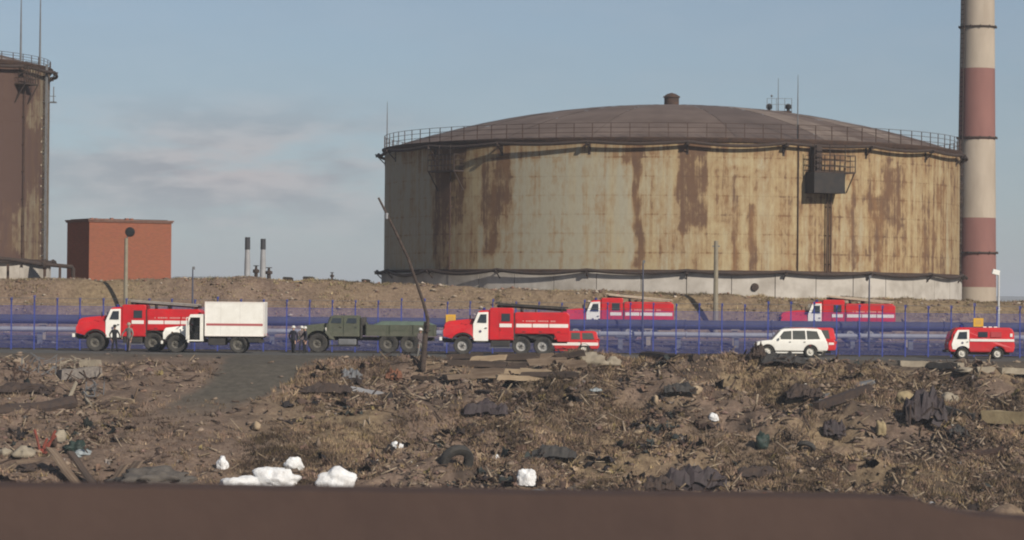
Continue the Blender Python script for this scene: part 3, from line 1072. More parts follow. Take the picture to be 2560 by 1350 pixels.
M_CHR = mat('faded_red_chimney_paint', (0.205, 0.098, 0.085), 0.9, (0.26, 0.125, 0.105), 0.6, 0.8, detail=8, stretch=(1, 1, 0.3))
M_CHW = mat('faded_white_chimney_paint', (0.43, 0.36, 0.285), 0.9, (0.33, 0.27, 0.21), 0.6, 0.9, detail=8, stretch=(1, 1, 0.3))
edges = [790, 718, 545, 350, 172, -20, -200, -380]
for i in range(len(edges) - 1):
    z0_, z1_ = at(2440, edges[i], CH_Y).z, at(2440, edges[i + 1], CH_Y).z
    prof = [(ch_r(z0_ + (z1_ - z0_) * k / 6), z0_ + (z1_ - z0_) * k / 6 - cz) for k in range(7)]
    if i == len(edges) - 2:
        prof += [(prof[-1][0] - 0.3, prof[-1][1]), (prof[-1][0] - 0.3, prof[-1][1] - 3)]
    MB().lathe(prof, n=40).build('painted_band', M_CHW if i % 2 == 0 else M_CHR, CH, smooth=True)
for py in (68, 345, 632, -210):
    z_ = at(2440, py, CH_Y).z - cz
    r_ = ch_r(z_ + cz)
    ringo = MB().lathe([(r_ - 0.05, z_ - 0.08), (r_ + 0.16, z_ - 0.07), (r_ + 0.16, z_ + 0.06), (r_ - 0.05, z_ + 0.07)], n=40)
    for k in range(12):
        t = 2 * math.pi * k / 12
        ringo.box(polar(r_ + 0.17, t, z_), (0.10, 0.10, 0.22), Matrix.Rotation(t, 3, 'Z'))
    ringo.build('ring', M_RUSTD, CH, smooth=False)
m_ = MB()
th = math.radians(-62)
for z in np.arange(0.8, 48, 0.45):
    r_ = ch_r(z + cz)
    p = polar(r_ + 0.18, th, z)
    m_.box(p, (0.5, 0.06, 0.05), Matrix.Rotation(th, 3, 'Z'))
for dx in (-0.018, 0.018):
    m_.tube([polar(ch_r(z + cz) + 0.18, th + dx * 8, z) for z in np.arange(0.3, 49, 4)], 0.05, 5)
m_.build('ladder', M_RUSTD, CH)
for k, py in enumerate(range(440, 730, 34)):
    z_ = at(2400, py, CH_Y).z - cz
    r_ = ch_r(z_ + cz)
    g = MB()
    for dz in (0.0, 0.42):
        g.lathe([(0.42, dz), (0.42, dz + 0.14)], n=12)
    for t in np.linspace(0, 5.2, 6):
        g.tube([(0.42 * math.cos(t), 0.42 * math.sin(t), -0.1), (0.42 * math.cos(t), 0.42 * math.sin(t), 0.75)], 0.035, 5)
    o = g.build('ladder_cage', M_RUSTD, CH)
    o.location = polar(r_ + 0.38, th, z_)
tag(CH, 'tall chimney painted in faded red and white bands', 'chimney')

# ------------------------------------------------------------------ brick building
BB_Y = 240.0
corner = at(222, 703, BB_Y)
bb = empty('brick_building', (corner.x, corner.y, gz(corner.x, corner.y)), math.radians(30))
bz_ = at(222, 549, BB_Y).z - bb.location.z
W_, D_ = 198 * BB_Y / F / math.cos(math.radians(22.5)) * 1.04, 4.6


def brick_material():
    m = bpy.data.materials.new('red_brick')
    m.use_nodes = True
    t = m.node_tree
    lk = t.links.new
    b = t.nodes['Principled BSDF']
    b.inputs['Roughness'].default_value = 0.9
    b.inputs['Specular IOR Level'].default_value = 0.1
    tc = nd(t, 'ShaderNodeTexCoord')
    sp = nd(t, 'ShaderNodeSeparateXYZ')
    lk(tc.outputs['Object'], sp.inputs[0])
    ad = nd(t, 'ShaderNodeMath', operation='ADD')
    lk(sp.outputs['X'], ad.inputs[0])
    lk(sp.outputs['Y'], ad.inputs[1])
    cx = nd(t, 'ShaderNodeCombineXYZ')
    lk(ad.outputs[0], cx.inputs[0])
    lk(sp.outputs['Z'], cx.inputs[1])
    bk = nd(t, 'ShaderNodeTexBrick', inp={'Scale': 1.0, 'Mortar Size': 0.008, 'Brick Width': 0.26, 'Row Height': 0.08, 'Bias': 0.0,
                                          'Color1': (0.30, 0.088, 0.046, 1), 'Color2': (0.22, 0.068, 0.040, 1), 'Mortar': (0.2, 0.13, 0.1, 1)})
    lk(cx.outputs[0], bk.inputs['Vector'])
    n1 = nd(t, 'ShaderNodeTexNoise', inp={'Scale': 0.8, 'Detail': 6.0, 'Roughness': 0.65})
    lk(tc.outputs['Object'], n1.inputs['Vector'])
    mr_ = nd(t, 'ShaderNodeMapRange', inp={'From Min': 0.4, 'From Max': 0.7, 'To Min': 0.0, 'To Max': 0.6})
    lk(n1.outputs['Fac'], mr_.inputs['Value'])
    mx = nd(t, 'ShaderNodeMix', data_type='RGBA')
    lk(bk.outputs['Color'], mx.inputs['A'])
    mx.inputs['B'].default_value = (0.23, 0.095, 0.052, 1)
    lk(mr_.outputs[0], mx.inputs['Factor'])
    lk(mx.outputs['Result'], b.inputs['Base Color'])
    return m


M_BRICK = brick_material()
MB().b2(0, W_, 0, D_, -0.6, bz_ - 0.16).build('wall', M_BRICK, bb)
m_ = MB().b2(-0.09, W_ + 0.09, -0.09, D_ + 0.09, bz_ - 0.16, bz_ - 0.05)
m_.b2(-0.15, W_ + 0.15, -0.15, D_ + 0.15, bz_ - 0.05, bz_ + 0.05)
m_.build('cornice', mat('cornice_brick', (0.16, 0.075, 0.055), 0.9, (0.2, 0.13, 0.1), 3.0, 0.8), bb)
for i in range(9):
    x = 0.1 + W_ * 0.06 * i + rng.uniform(0.0, 0.08)
    MB().b2(x, x + rng.uniform(0.12, 0.26), 0.02, 0.28, bz_ + 0.045, bz_ + rng.uniform(0.08, 0.17)).build('loose_brick', M_BRICK, bb)
MB().b2(0.2, W_ - 0.2, 0.3, D_ - 0.2, bz_ + 0.05, bz_ + 0.11).build('roof', mat('roof_felt', (0.05, 0.048, 0.045), 0.9), bb)
tag(bb, 'small flat-roofed red brick building on the bank', 'building')

# ------------------------------------------------------------------ posts, masts and lamps beyond the fence


def on_bank(px, py_base, Y):
    p = at(px, py_base, Y)
    return Vector((p.x, Y, gz(p.x, Y)))


# pole with round dark drum in front of the brick building
o = on_bank(314, 760, 227.6)
t_ = at(314, 596, 227.6).z - o.z
r0 = empty('lamp_post', o)
MB().tube([(0, 0, -0.4), (0, 0, t_)], [0.17, 0.13], 10).build('pole', M_POST, r0, smooth=True)
hd = at(325, 580, 227.6) - o
m_ = MB().lathe([(0.0, -0.16), (0.30, -0.15), (0.36, -0.05), (0.36, 0.05), (0.22, 0.16), (0.0, 0.18)], axis='y', n=24)
h_ = m_.build('lamp_head', M_BLACK, r0, smooth=True)
h_.location = hd
MB().tube([(0, 0, t_ - 0.1), (hd.x * 0.6, 0, hd.z - 0.2), (hd.x, 0.05, hd.z - 0.2)], 0.05, 6).build('arm', M_STEEL, r0)
tag(r0, 'pale post with a round black lamp head in front of the brick building', 'lamp post')

o = on_bank(1789, 790, 227.4)
t_ = at(1789, 602, 227.4).z - o.z
pp = empty('concrete_post', o)
MB().tube([(0, 0, -0.4), (0, 0, t_)], [0.20, 0.15], 8).build('shaft', M_POST, pp)
MB().b2(-0.28, 0.28, -0.05, 0.05, t_ - 0.45, t_ - 0.35).build('crossarm', M_STEEL, pp)
tag(pp, 'tall tapered concrete post standing in front of the wide tank', 'post')

for px, ptop, Y, lab in ((480, 668, 209.5, 'thin dark mast with a small top between brick building and white box truck'),
                         (1606, 652, 211.0, 'thin dark mast passing in front of the fire truck rear ladder by the service road'),
                         (2172, 690, 211.0, 'thin dark mast in front of the fire truck beyond the fence above the white car')):
    o = on_bank(px, 880, Y)
    t_ = at(px, ptop, Y).z - o.z
    r0 = empty('mast', o)
    MB().tube([(0, 0, -0.3), (0, 0, t_ * 0.5), (0, 0, t_)], [0.085, 0.065, 0.045], 8).build('pole', mat('mast_paint', (0.07, 0.075, 0.11), 0.6), r0)
    MB().b2(-0.03, 0.14, -0.05, 0.05, t_ - 0.16, t_ + 0.04).build('fitting', M_STEEL, r0)
    tag(r0, lab, 'mast')

o = on_bank(2496, 838, 210.5)
t_ = at(2496, 690, 210.5).z - o.z
r0 = empty('lamp_post', o)
MB().tube([(0, 0, -0.3), (0, 0, t_ + 0.15)], [0.09, 0.07], 8).build('pole', mat('white_pole_paint', (0.55, 0.53, 0.5), 0.6), r0)
m_ = MB().box((-0.22, -0.1, t_ + 0.25), (0.5, 0.3, 0.34), Matrix.Rotation(0.25, 3, 'Y'))
m_.build('lamp_head', M_WHITE, r0, bevel=0.03)
MB().tube([(0, 0, t_), (-0.15, -0.05, t_ + 0.12)], 0.04, 6).build('arm', M_STEEL, r0)
tag(r0, 'slim white post with a white floodlight at the chimney foot', 'lamp post')

# twin stacks on the skyline
for px, ptop, lab in ((618, 593, 'slim grey exhaust stack with dark top, the taller of the pair'), (657, 597, 'slim grey exhaust stack with dark top nearest the wide tank')):
    Y = 262.0
    o = on_bank(px, 705, Y)
    t_ = at(px, ptop, Y).z - o.z
    r0 = empty('exhaust_stack', o)
    hd_ = at(px, 624, Y).z - o.z
    MB().lathe([(0.26, -0.5), (0.25, hd_ * 0.6), (0.21, hd_ * 0.95), (0.2, hd_)], n=16).build('flue', M_PALEPIPE, r0, smooth=True)
    MB().lathe([(0.2, hd_), (0.23, hd_ + 0.02), (0.22, t_), (0.16, t_), (0.15, t_ - 0.4)], n=16).build('cowl', mat('sooty_cowl', (0.05, 0.05, 0.055), 0.8), r0, smooth=True)
    MB().lathe([(0.42, -0.5), (0.42, 0.25), (0.27, 0.3)], n=12).build('footing', M_CONC, r0)
    tag(r0, lab, 'stack', 'pair of stacks on the skyline')
for k, (px, py, w, h, nm, lab) in enumerate((
        (640, 700, 0.5, 1.1, 'valve_stand', 'dark valve stand between the two stacks'), (672, 700, 0.55, 0.95, 'valve_stand', 'dark squat valve stand right beside the stack nearer the tank'),
        (603, 702, 0.55, 0.35, 'valve_stand', 'low dark valve block at the foot of the taller stack'), (720, 702, 0.75, 0.30, 'hatch_box', 'low dark hatch box on the skyline beside the stacks'),
        (772, 702, 0.85, 0.34, 'hatch_box', 'low dark hatch box with sloping lid midway along the skyline'), (830, 706, 0.30, 0.75, 'valve_stand', 'lone dark upright valve stand on the skyline'),
        (915, 712, 0.65, 0.28, 'hatch_box', 'low dark hatch box on the skyline next to the wide tank'))):
    Y = 236.5
    o = on_bank(px, py, Y)
    r0 = empty(nm, o)
    hh = at(px, py, Y).z - o.z + h
    hh = max(hh, 0.4)
    if nm == 'hatch_box':
        MB().b2(-w / 2, w / 2, -0.4, 0.4, -0.3, hh * 0.75).build('casing', M_RUSTD, r0, bevel=0.02)
        MB().prism([(-w / 2 - 0.05, hh * 0.75), (-w / 2 + 0.05, hh), (w / 2 - 0.15, hh * 0.97), (w / 2 + 0.05, hh * 0.75)], -0.45, 0.45).build('lid', M_DARK, r0)
    else:
        MB().lathe([(w * 0.3, -0.4), (w * 0.28, hh * 0.55), (w * 0.5, hh * 0.58), (w * 0.5, hh * 0.75), (w * 0.2, hh * 0.8), (w * 0.15, hh)], n=10).build('body', M_RUSTD, r0, smooth=True)
        MB().lathe([(w * 0.42, -0.03), (w * 0.46, 0), (w * 0.42, 0.03)], c=(0, 0, hh), n=12).build('handwheel', M_DARK, r0)
    tag(r0, lab, 'fitting')

# ------------------------------------------------------------------ blue fence with signs
FY = 207.6
fence = empty('fence', (0, FY, 0))
SP = 57.3 * FY / F
nb = 66
x_first = at(28, 850, FY).x - 10 * SP
MB_post = MB().b2(-0.042, 0.042, -0.042, 0.042, -0.3, 3.0)
for s_1 in (-1, 1):
    MB_post.box((0.0, s_1 * 0.16, 3.22), (0.05, 0.05, 0.56), Matrix.Rotation(-s_1 * 0.6, 3, 'X'))
MB_post.box((0, 0, 3.1), (0.08, 0.08, 0.25))
MB_post.box((0.05, -0.05, 3.38), (0.06, 0.3, 0.05), Matrix.Rotation(0.5, 3, 'X'))
wires = MB()
nw = 30
for i in range(nw):
    x = 0.05 + (SP - 0.1) * (i + 0.5) / nw
    wires.b2(x - 0.007, x + 0.007, -0.006, 0.006, 0.08, 2.92)
for z in (0.1, 1.0, 1.95, 2.9):
    wires.b2(0.03, SP - 0.03, -0.016, -0.007, z - 0.008, z + 0.008)
p0 = MB_post.build('post', M_BLUE, fence)
w0 = wires.build('mesh_panel', M_BLUE, fence)
for k in range(nb):
    tall = 1.0
    o = p0 if k == 0 else inst(p0, fence)
    o.location = (x_first + k * SP, 0, 0)
    o.rotation_euler = (0, rng.uniform(-0.006, 0.006), 0)
    o.scale = (1, 1, rng.choice([1.0, 1.0, 1.0, 1.045, 0.985]))
    w = w0 if k == 0 else inst(w0, fence)
    w.location = (x_first + k * SP, 0, 0)
bw = MB()
for yy, zz in ((-0.3, 3.42), (0.3, 3.42), (0, 3.05)):
    bw.tube([(x_first, yy, zz), (x_first + nb * SP, yy, zz)], 0.012, 4)
bw.build('barbed_wire', M_STEEL, fence)
tag(fence, 'long blue wire mesh fence with forked post tops along the road', 'fence')
for px, py, lab in ((1127, 797, 'yellow warning sign on the fence above the fire truck bonnet'), (2446, 806, 'yellow warning sign on the fence above the red van roof')):
    p = at(px, py, FY - 0.07)
    r0 = empty('fence_sign', p)
    MB().b2(-0.33, 0.33, -0.012, 0.012, -0.29, 0.29).build('plate', M_YEL, r0)
    MB().b2(-0.22, -0.16, 0.013, 0.045, -0.26, 0.26).b2(0.16, 0.22, 0.013, 0.045, -0.26, 0.26).build('clip', M_STEEL, r0)
    MB().b2(-0.20, 0.20, -0.018, -0.0125, -0.14, 0.16).build('panel', mat('faded_sign_print', (0.60, 0.34, 0.07), 0.6, (0.45, 0.27, 0.08), 6.0, 0.7), r0)
    tag(r0, lab, 'sign', 'yellow signs on the fence')

# ------------------------------------------------------------------ pipelines between the fence and the service road


def pipeline(name, Y, py, r, material, lab, joint):
    zc = at(1280, py, Y).z
    root = empty(name, (0, Y, 0))
    seg = 6.0
    x = -60.0
    k = 0
    src = None
    while x < 60:
        if src is None:
            m = MB().tube([(0, 0, 0), (seg - 0.02, 0, 0)], r, 16)
            m.lathe([(r, 0.0), (r + 0.05, 0.01), (r + 0.05, 0.12), (r, 0.13)], axis='x', n=16)
            src = m.build('pipe_length', material, root, smooth=True)
            o = src
        else:
            o = inst(src, root)
        o.location = (x, 0, zc + rng.uniform(-0.012, 0.012))
        x += seg
    s0 = None
    for x in np.arange(-58, 58, joint):
        g = gz(x, Y)
        if s0 is None:
            m = MB().b2(-0.16, 0.16, -0.2, 0.2, -1, 0)
            m.b2(-0.3, 0.3, -0.3, 0.3, -0.06, 0.02)
            s0 = m.build('support', M_CONC if r > 0.2 else M_STEEL, root)
            o = s0
        else:
            o = inst(s0, root)
        o.location = (x + 1.5, 0, zc - r)
        o.scale = (1, 1, max(0.5, zc - r - g + 0.2))
    tag(root, lab, 'pipeline')


pipeline('pipeline', 213.6, 808, 0.32, M_DARKPIPE, 'thick dark blue pipeline on supports behind the fence', 6.0)
pipeline('pipeline', 212.0, 833, 0.17, M_PALEPIPE, 'thinner pale grey pipeline on low supports behind the fence', 4.0)


# ------------------------------------------------------------------ vehicles (front towards -x, camera side is -y)
def arc(cx, cz, r, a0, a1, n=12):
    return [(cx + r * math.cos(math.radians(a0 + (a1 - a0) * i / n)), cz + r * math.sin(math.radians(a0 + (a1 - a0) * i / n))) for i in range(n + 1)]


def wheel(parent, x, y, r, w, rim_mat, side, dish=0.6, rear=False):
    """side -1: outer face towards -y"""
    s = side
    rr = r * dish
    p = MB().lathe([(0.0, 0.03 * s), (rr * 0.28, 0.04 * s), (rr * 0.30, -0.02 * s), (rr * 0.62, -0.05 * s), (rr * 0.95, 0.00 * s), (rr * 1.03, 0.03 * s), (rr * 1.03, -0.2 * s)], axis='y', n=24)
    for k in range(6):
        t = k * math.pi / 3
        p.box((rr * 0.47 * math.cos(t), 0.0, rr * 0.47 * math.sin(t)), (0.05, 0.06, 0.05))
    wh = p.build('wheel', rim_mat, parent, smooth=True, loc=(x, y, r))
    hw = w / 2
    prof = [(rr * 1.0, hw * 0.55), (r * 0.78, hw * 0.95), (r * 0.93, hw), (r, hw * 0.78), (r, -hw * 0.78), (r * 0.93, -hw), (r * 0.78, -hw * 0.95), (rr, -hw * 0.55)]
    ty = MB().lathe([(a_1, b_1 - 0.02 * s) for a_1, b_1 in prof], axis='y', n=28)
    for k in range(28):
        t = 2 * math.pi * (k + 0.5) / 28
        ty.box((r * 0.995 * math.cos(t), (0.25 if k % 2 else -0.25) * w, r * 0.995 * math.sin(t)), (0.035, w * 0.42, r * 0.1), Matrix.Rotation(-t, 3, 'Y'))
    ty.build('tyre', M_TYRE, wh, smooth=True)
    MB().lathe([(0, 0.055 * s), (rr * 0.24, 0.05 * s), (rr * 0.26, 0.0)], axis='y', n=12).build('hub', M_DARK if rim_mat is not M_RIMW else M_RIMW, wh, smooth=True)
    return wh


def both(fn):
    for s in (-1, 1):
        fn(s)


def fire_truck(loc, label, group, ladder_mat, rim_mat, ladder_tilt, rz=0.0):
    t = empty('fire_truck', loc, rz)
    # chassis
    m = MB().b2(0.25, 8.25, -0.48, -0.36, 0.78, 1.02).b2(0.25, 8.25, 0.36, 0.48, 0.78, 1.02)
    for x in (0.5, 2.4, 4.2, 5.9, 8.1):
        m.b2(x, x + 0.14, -0.4, 0.4, 0.8, 0.98)
    for x in (1.5, 5.28, 6.68):
        m.tube([(x, -0.95, 0.6), (x, 0.95, 0.6)], 0.11, 8)
        m.lathe([(0, -0.2), (0.24, -0.15), (0.26, 0), (0.24, 0.15), (0, 0.2)], c=(x, 0, 0.6), axis='y', n=12)
    m.build('chassis', M_DARK, t)
    m = MB().b2(4.86, 7.4, -1.05, 1.05, 1.03, 1.38)
    m.build('subframe', M_DARK, t)

    def tank(s):
        MB().b2(3.3, 4.55, s * 0.55, s * 1.16, 0.55, 0.93).build('fuel_tank', M_DARK, t, bevel=0.05)
        MB().b2(3.22, 4.7, s * 0.95, s * 1.22, 0.46, 0.50).b2(3.4, 3.44, s * 1.1, s * 1.14, 0.5, 0.95).b2(4.5, 4.54, s * 1.1, s * 1.14, 0.5, 0.95).build('running_board', M_STEEL, t)
    both(tank)
    # bumper and bonnet
    m = MB().b2(-0.02, 0.16, -1.22, 1.22, 0.90, 1.14)
    m.build('bumper', M_WHITE, t, bevel=0.03)
    MB().b2(0.16, 0.5, -0.45, -0.3, 0.85, 1.05).b2(0.16, 0.5, 0.3, 0.45, 0.85, 1.05).build('bumper_bracket', M_DARK, t)
    m = MB().prism([(0.34, 1.16), (0.28, 1.85), (0.36, 2.06), (0.6, 2.17), (1.3, 2.25), (2.2, 2.34), (2.2, 1.1), (0.4, 1.1)], -0.72, 0.72, 1.9, 0.25)
    m.build('bonnet', M_RED, t, bevel=0.05)
    m = MB()
    for k in range(7):
        m.b2(0.235, 0.262, -0.6 + k * 0.185, -0.5 + k * 0.185, 1.22, 1.8)
    m.build('grille', M_DARK, t)

    def fender(s):
        pr = [(0.24, 1.18), (0.22, 1.55), (0.36, 1.82), (0.7, 1.95), (1.7, 1.98), (2.2, 1.95), (2.2, 1.0)] + arc(1.5, 0.6, 0.84, 30, 148, 12)
        MB().prism(pr, s * 0.66, s * 1.24, 1.6, 0.35).build('fender', M_RED, t, bevel=0.04)
        ar = arc(1.5, 0.6, 0.80, 22, 155, 14)
        ai = arc(1.5, 0.6, 0.74, 155, 22, 14)
        MB().prism(ar + ai, s * 0.6, s * 1.27).build('wheel_arch', M_DARK, t)
        h = MB().lathe([(0, -0.03), (0.11, -0.02), (0.12, 0.05), (0.0, 0.06)], axis='x', n=14).build('headlight', M_LAMP, t, smooth=True, loc=(0.20, s * 0.96, 1.42))
        m2 = MB().tube([(2.15, s * 1.2, 2.2), (1.95, s * 1.42, 2.35)], 0.018, 6).b2(1.92, 1.97, s * 1.36, s * 1.55, 2.2, 2.56)
        m2.build('mirror', M_BLACK, t)
    both(fender)
    # cab
    cabp = [(2.12, 1.0), (2.12, 1.98), (2.22, 2.1), (2.48, 2.78), (2.62, 2.86), (3.2, 2.9), (3.2, 1.0)]
    MB().prism(cabp, -1.18, 1.18, 1.9, 0.09).build('cab', M_RED, t, bevel=0.04)

    def front(s):
        MB().add([(2.20, s * 0.04, 2.12), (2.20, s * 1.08, 2.12), (2.45, s * 1.04, 2.74), (2.45, s * 0.04, 2.74),
                  (2.17, s * 0.04, 2.14), (2.17, s * 1.08, 2.14), (2.42, s * 1.04, 2.76), (2.42, s * 0.04, 2.76)],
                 [(0, 1, 2, 3), (4, 5, 6, 7), (0, 1, 5, 4), (1, 2, 6, 5), (2, 3, 7, 6), (3, 0, 4, 7)]).build('windscreen', M_GLASS, t)
        dp = [(2.16, 0.90), (2.16, 1.98), (2.46, 2.74), (3.13, 2.77), (3.13, 0.90)]
        d = MB().prism(dp, s * 1.195, s * 1.235, 1.9, 0.09)
        d = d.build('door', M_WHITE, t, bevel=0.012)
        MB().prism([(2.40, 2.08), (2.62, 2.62), (3.02, 2.63), (3.02, 2.08)], s * 1.238, s * 1.252, 1.9, 0.09).build('window', M_GLASS, d)
        MB().b2(2.92, 3.06, s * 1.24, s * 1.27, 1.72, 1.77).build('handle', M_DARK, d)
        e = MB().lathe([(0, 0), (0.085, 0), (0.085, 0.006), (0, 0.006)], axis='y', n=14)
        e = e.build('emblem', mat('emblem_blue', (0.12, 0.10, 0.16), 0.6), d, loc=(2.62, s * 1.238 - (0.006 if s < 0 else 0), 1.52))
        MB().b2(2.35, 2.95, s * 1.05, s * 1.25, 0.80, 0.895).build('step', M_DARK, t)
    both(front)
    # crew cab
    MB().prism([(3.22, 0.97), (3.22, 2.98), (3.3, 3.05), (4.7, 3.05), (4.78, 2.98), (4.78, 0.97)], -1.22, 1.22, 2.2, 0.05).build('crew_cab', M_RED, t, bevel=0.04)

    def crew(s):
        d = MB().prism([(3.85, 1.02), (3.85, 2.85), (4.66, 2.85), (4.66, 1.02)], s * 1.222, s * 1.242, 2.2, 0.05).build('crew_door', M_RED, t, bevel=0.008)
        MB().prism([(3.98, 2.18), (3.98, 2.68), (4.54, 2.68), (4.54, 2.18)], s * 1.245, s * 1.256, 2.2, 0.05).build('window', M_GLASS, d)
        MB().b2(3.86, 4.65, s * 1.243, s * 1.250, 1.80, 2.03).build('stripe', M_STRIPE, d)
        MB().b2(3.88, 3.96, s * 1.251, s * 1.275, 1.6, 1.64).build('handle', M_DARK, d)
    both(crew)
    # water tank body with lockers
    MB().prism([(4.84, 1.38), (4.84, 2.70), (4.95, 2.78), (8.2, 2.78), (8.38, 2.62), (8.40, 0.88), (7.62, 0.88), (7.36, 1.38)], -1.24, 1.24, 2.4, 0.12).build('tank_body', M_RED, t, bevel=0.04)

    def lockers(s):
        for x0, x1 in ((4.92, 5.95), (5.99, 7.02), (7.06, 8.30)):
            d = MB().b2(x0, x1, s * 1.242, s * 1.256, 1.44 if x1 < 8 else 1.42, 2.36).build('locker_door', M_RED, t, bevel=0.006)
            MB().b2(x0 + 0.01, x1 - 0.01, s * 1.257, s * 1.263, 1.80, 2.03).build('stripe', M_STRIPE, d)
            MB().b2((x0 + x1) / 2 - 0.1, (x0 + x1) / 2 + 0.1, s * 1.257, s * 1.28, 1.5, 1.54).build('handle', M_DARK, d)
        lt = MB()
        x = 5.35
        r_ = random.Random(4)
        while x < 7.5:
            w = r_.uniform(0.05, 0.1)
            lt.b2(x, x + w, s * 1.2575, s * 1.260, 2.16, 2.25)
            x += w + 0.035 + (0.12 if r_.random() < 0.12 else 0)
        tag(lt.build('lettering', mat('faded_lettering', (0.62, 0.30, 0.27), 0.6), t), kind='stuff')
        MB().b2(4.78, 4.835, s * 0.4, s * 1.2, 0.98, 2.72).build('gap_seal', M_DARK, t)
        ar = arc(5.28, 0.6, 0.76, 140, 40, 8) + arc(6.68, 0.6, 0.76, 140, 40, 8)
        MB().prism(ar + [(p[0], p[1] + 0.04) for p in ar[::-1]], s * 0.72, s * 1.24).build('rear_mudguard', M_DARK, t)
        MB().b2(8.38, 8.42, s * 0.8, s * 1.1, 1.1, 1.3).build('tail_light', M_TAIL, t)
        MB().prism([(4.78, 0.45), (4.72, 1.36), (4.80, 1.36), (4.86, 0.45)], s * 0.75, s * 1.15).build('mud_flap', M_PALEPIPE if s < 0 else M_DARK, t)
    both(lockers)
    # roof gear: suction hoses, monitor, ladder
    for y, x0, x1 in ((-0.35, 3.7, 8.2), (0.62, 3.9, 8.1), (0.85, 3.7, 8.2)):
        m = MB().tube([(x0, y, 3.16 if x0 < 3.8 else 3.16), (4.8, y, 3.14), (x1, y, 2.92)], 0.085, 8)
        m.build('suction_hose', M_DARK, t, smooth=True)
    for x, z in ((4.0, 3.04), (6.2, 2.77), (7.9, 2.77)):
        m = MB().b2(x - 0.03, x + 0.03, -1.05, 1.05, z, z + (0.06 if x < 5 else 0.2))
        for y in (-1.0, -0.2, 0.5, 1.0):
            m.b2(x - 0.035, x + 0.035, y - 0.03, y + 0.03, z, z + 0.22)
        m.build('roof_rack', M_DARK, t)
    lad = MB()
    za, zb_ = 3.34, 3.34 - ladder_tilt
    for y in (-1.02, -0.58):
        lad.tube([(3.55, y, za), (8.3, y, zb_)], 0.05, 6)
    for x in np.arange(3.8, 8.2, 0.34):
        z = za + (zb_ - za) * (x - 3.55) / 4.75
        lad.tube([(x, -1.02, z), (x, -0.58, z)], 0.03, 5)
    for y in (-1.06, -0.54):
        lad.tube([(3.75, y, za - 0.09), (8.1, y, zb_ - 0.09)], 0.045, 6)
    lad.build('ladder', ladder_mat, t)
    m = MB().b2(3.92, 4.02, -1.0, -0.6, 3.05, za - 0.1).b2(7.85, 7.95, -1.0, -0.6, 2.78, zb_ - 0.08)
    m.build('ladder_rest', M_DARK, t)
    m = MB().lathe([(0.1, 2.78), (0.1, 3.1), (0.16, 3.12), (0.14, 3.25), (0, 3.27)], c=(5.3, 0.2, 0), n=10).tube([(5.3, 0.2, 3.2), (4.6, 0.2, 3.32)], [0.07, 0.045], 8)
    m.build('water_monitor', M_DARK, t, smooth=True)
    m = MB().lathe([(0.10, 2.86), (0.10, 3.0), (0.06, 3.05), (0, 3.06)], c=(2.85, -0.5, 0), n=12)
    m.build('beacon', mat('beacon_blue', (0.02, 0.03, 0.18), 0.3), t, smooth=True)
    for x in (1.5, 5.28, 6.68):
        for s in (-1, 1):
            wheel(t, x, s * 1.03, 0.60, 0.40, rim_mat, s, 0.56)
    tag(t, label, 'fire truck', group)
    return t


GF = 'red fire trucks'
M_LADW = mat('pale_ladder', (0.50, 0.40, 0.30), 0.7, (0.36, 0.28, 0.2), 3.0, 0.7)
M_LADG = mat('grey_ladder', (0.30, 0.27, 0.24), 0.6, (0.2, 0.17, 0.15), 3.0, 0.7)
p = at(1100, 884, 200.0)
truck_c = fire_truck((p.x, 199.6, 0.0), 'red fire truck with white door parked beside the olive army truck', GF, M_DARK, M_RIM, 0.25)
p = at(187, 882, 201.6)
truck_a = fire_truck((p.x, 201.6, 0.0), 'red fire truck half hidden behind the white box truck', GF, M_LADG, M_RIMD, 0.28)
for (px, py, lab) in ((1389, 848, 'red fire truck beyond the fence above the small red estate car'), (1940, 856, 'red fire truck beyond the fence above the white off-road car')):
    Y = 220.3
    p = at(px, py, Y)
    c = fire_truck((p.x, Y, 0.745), lab, GF, M_LADW, M_RIM, 0.42)


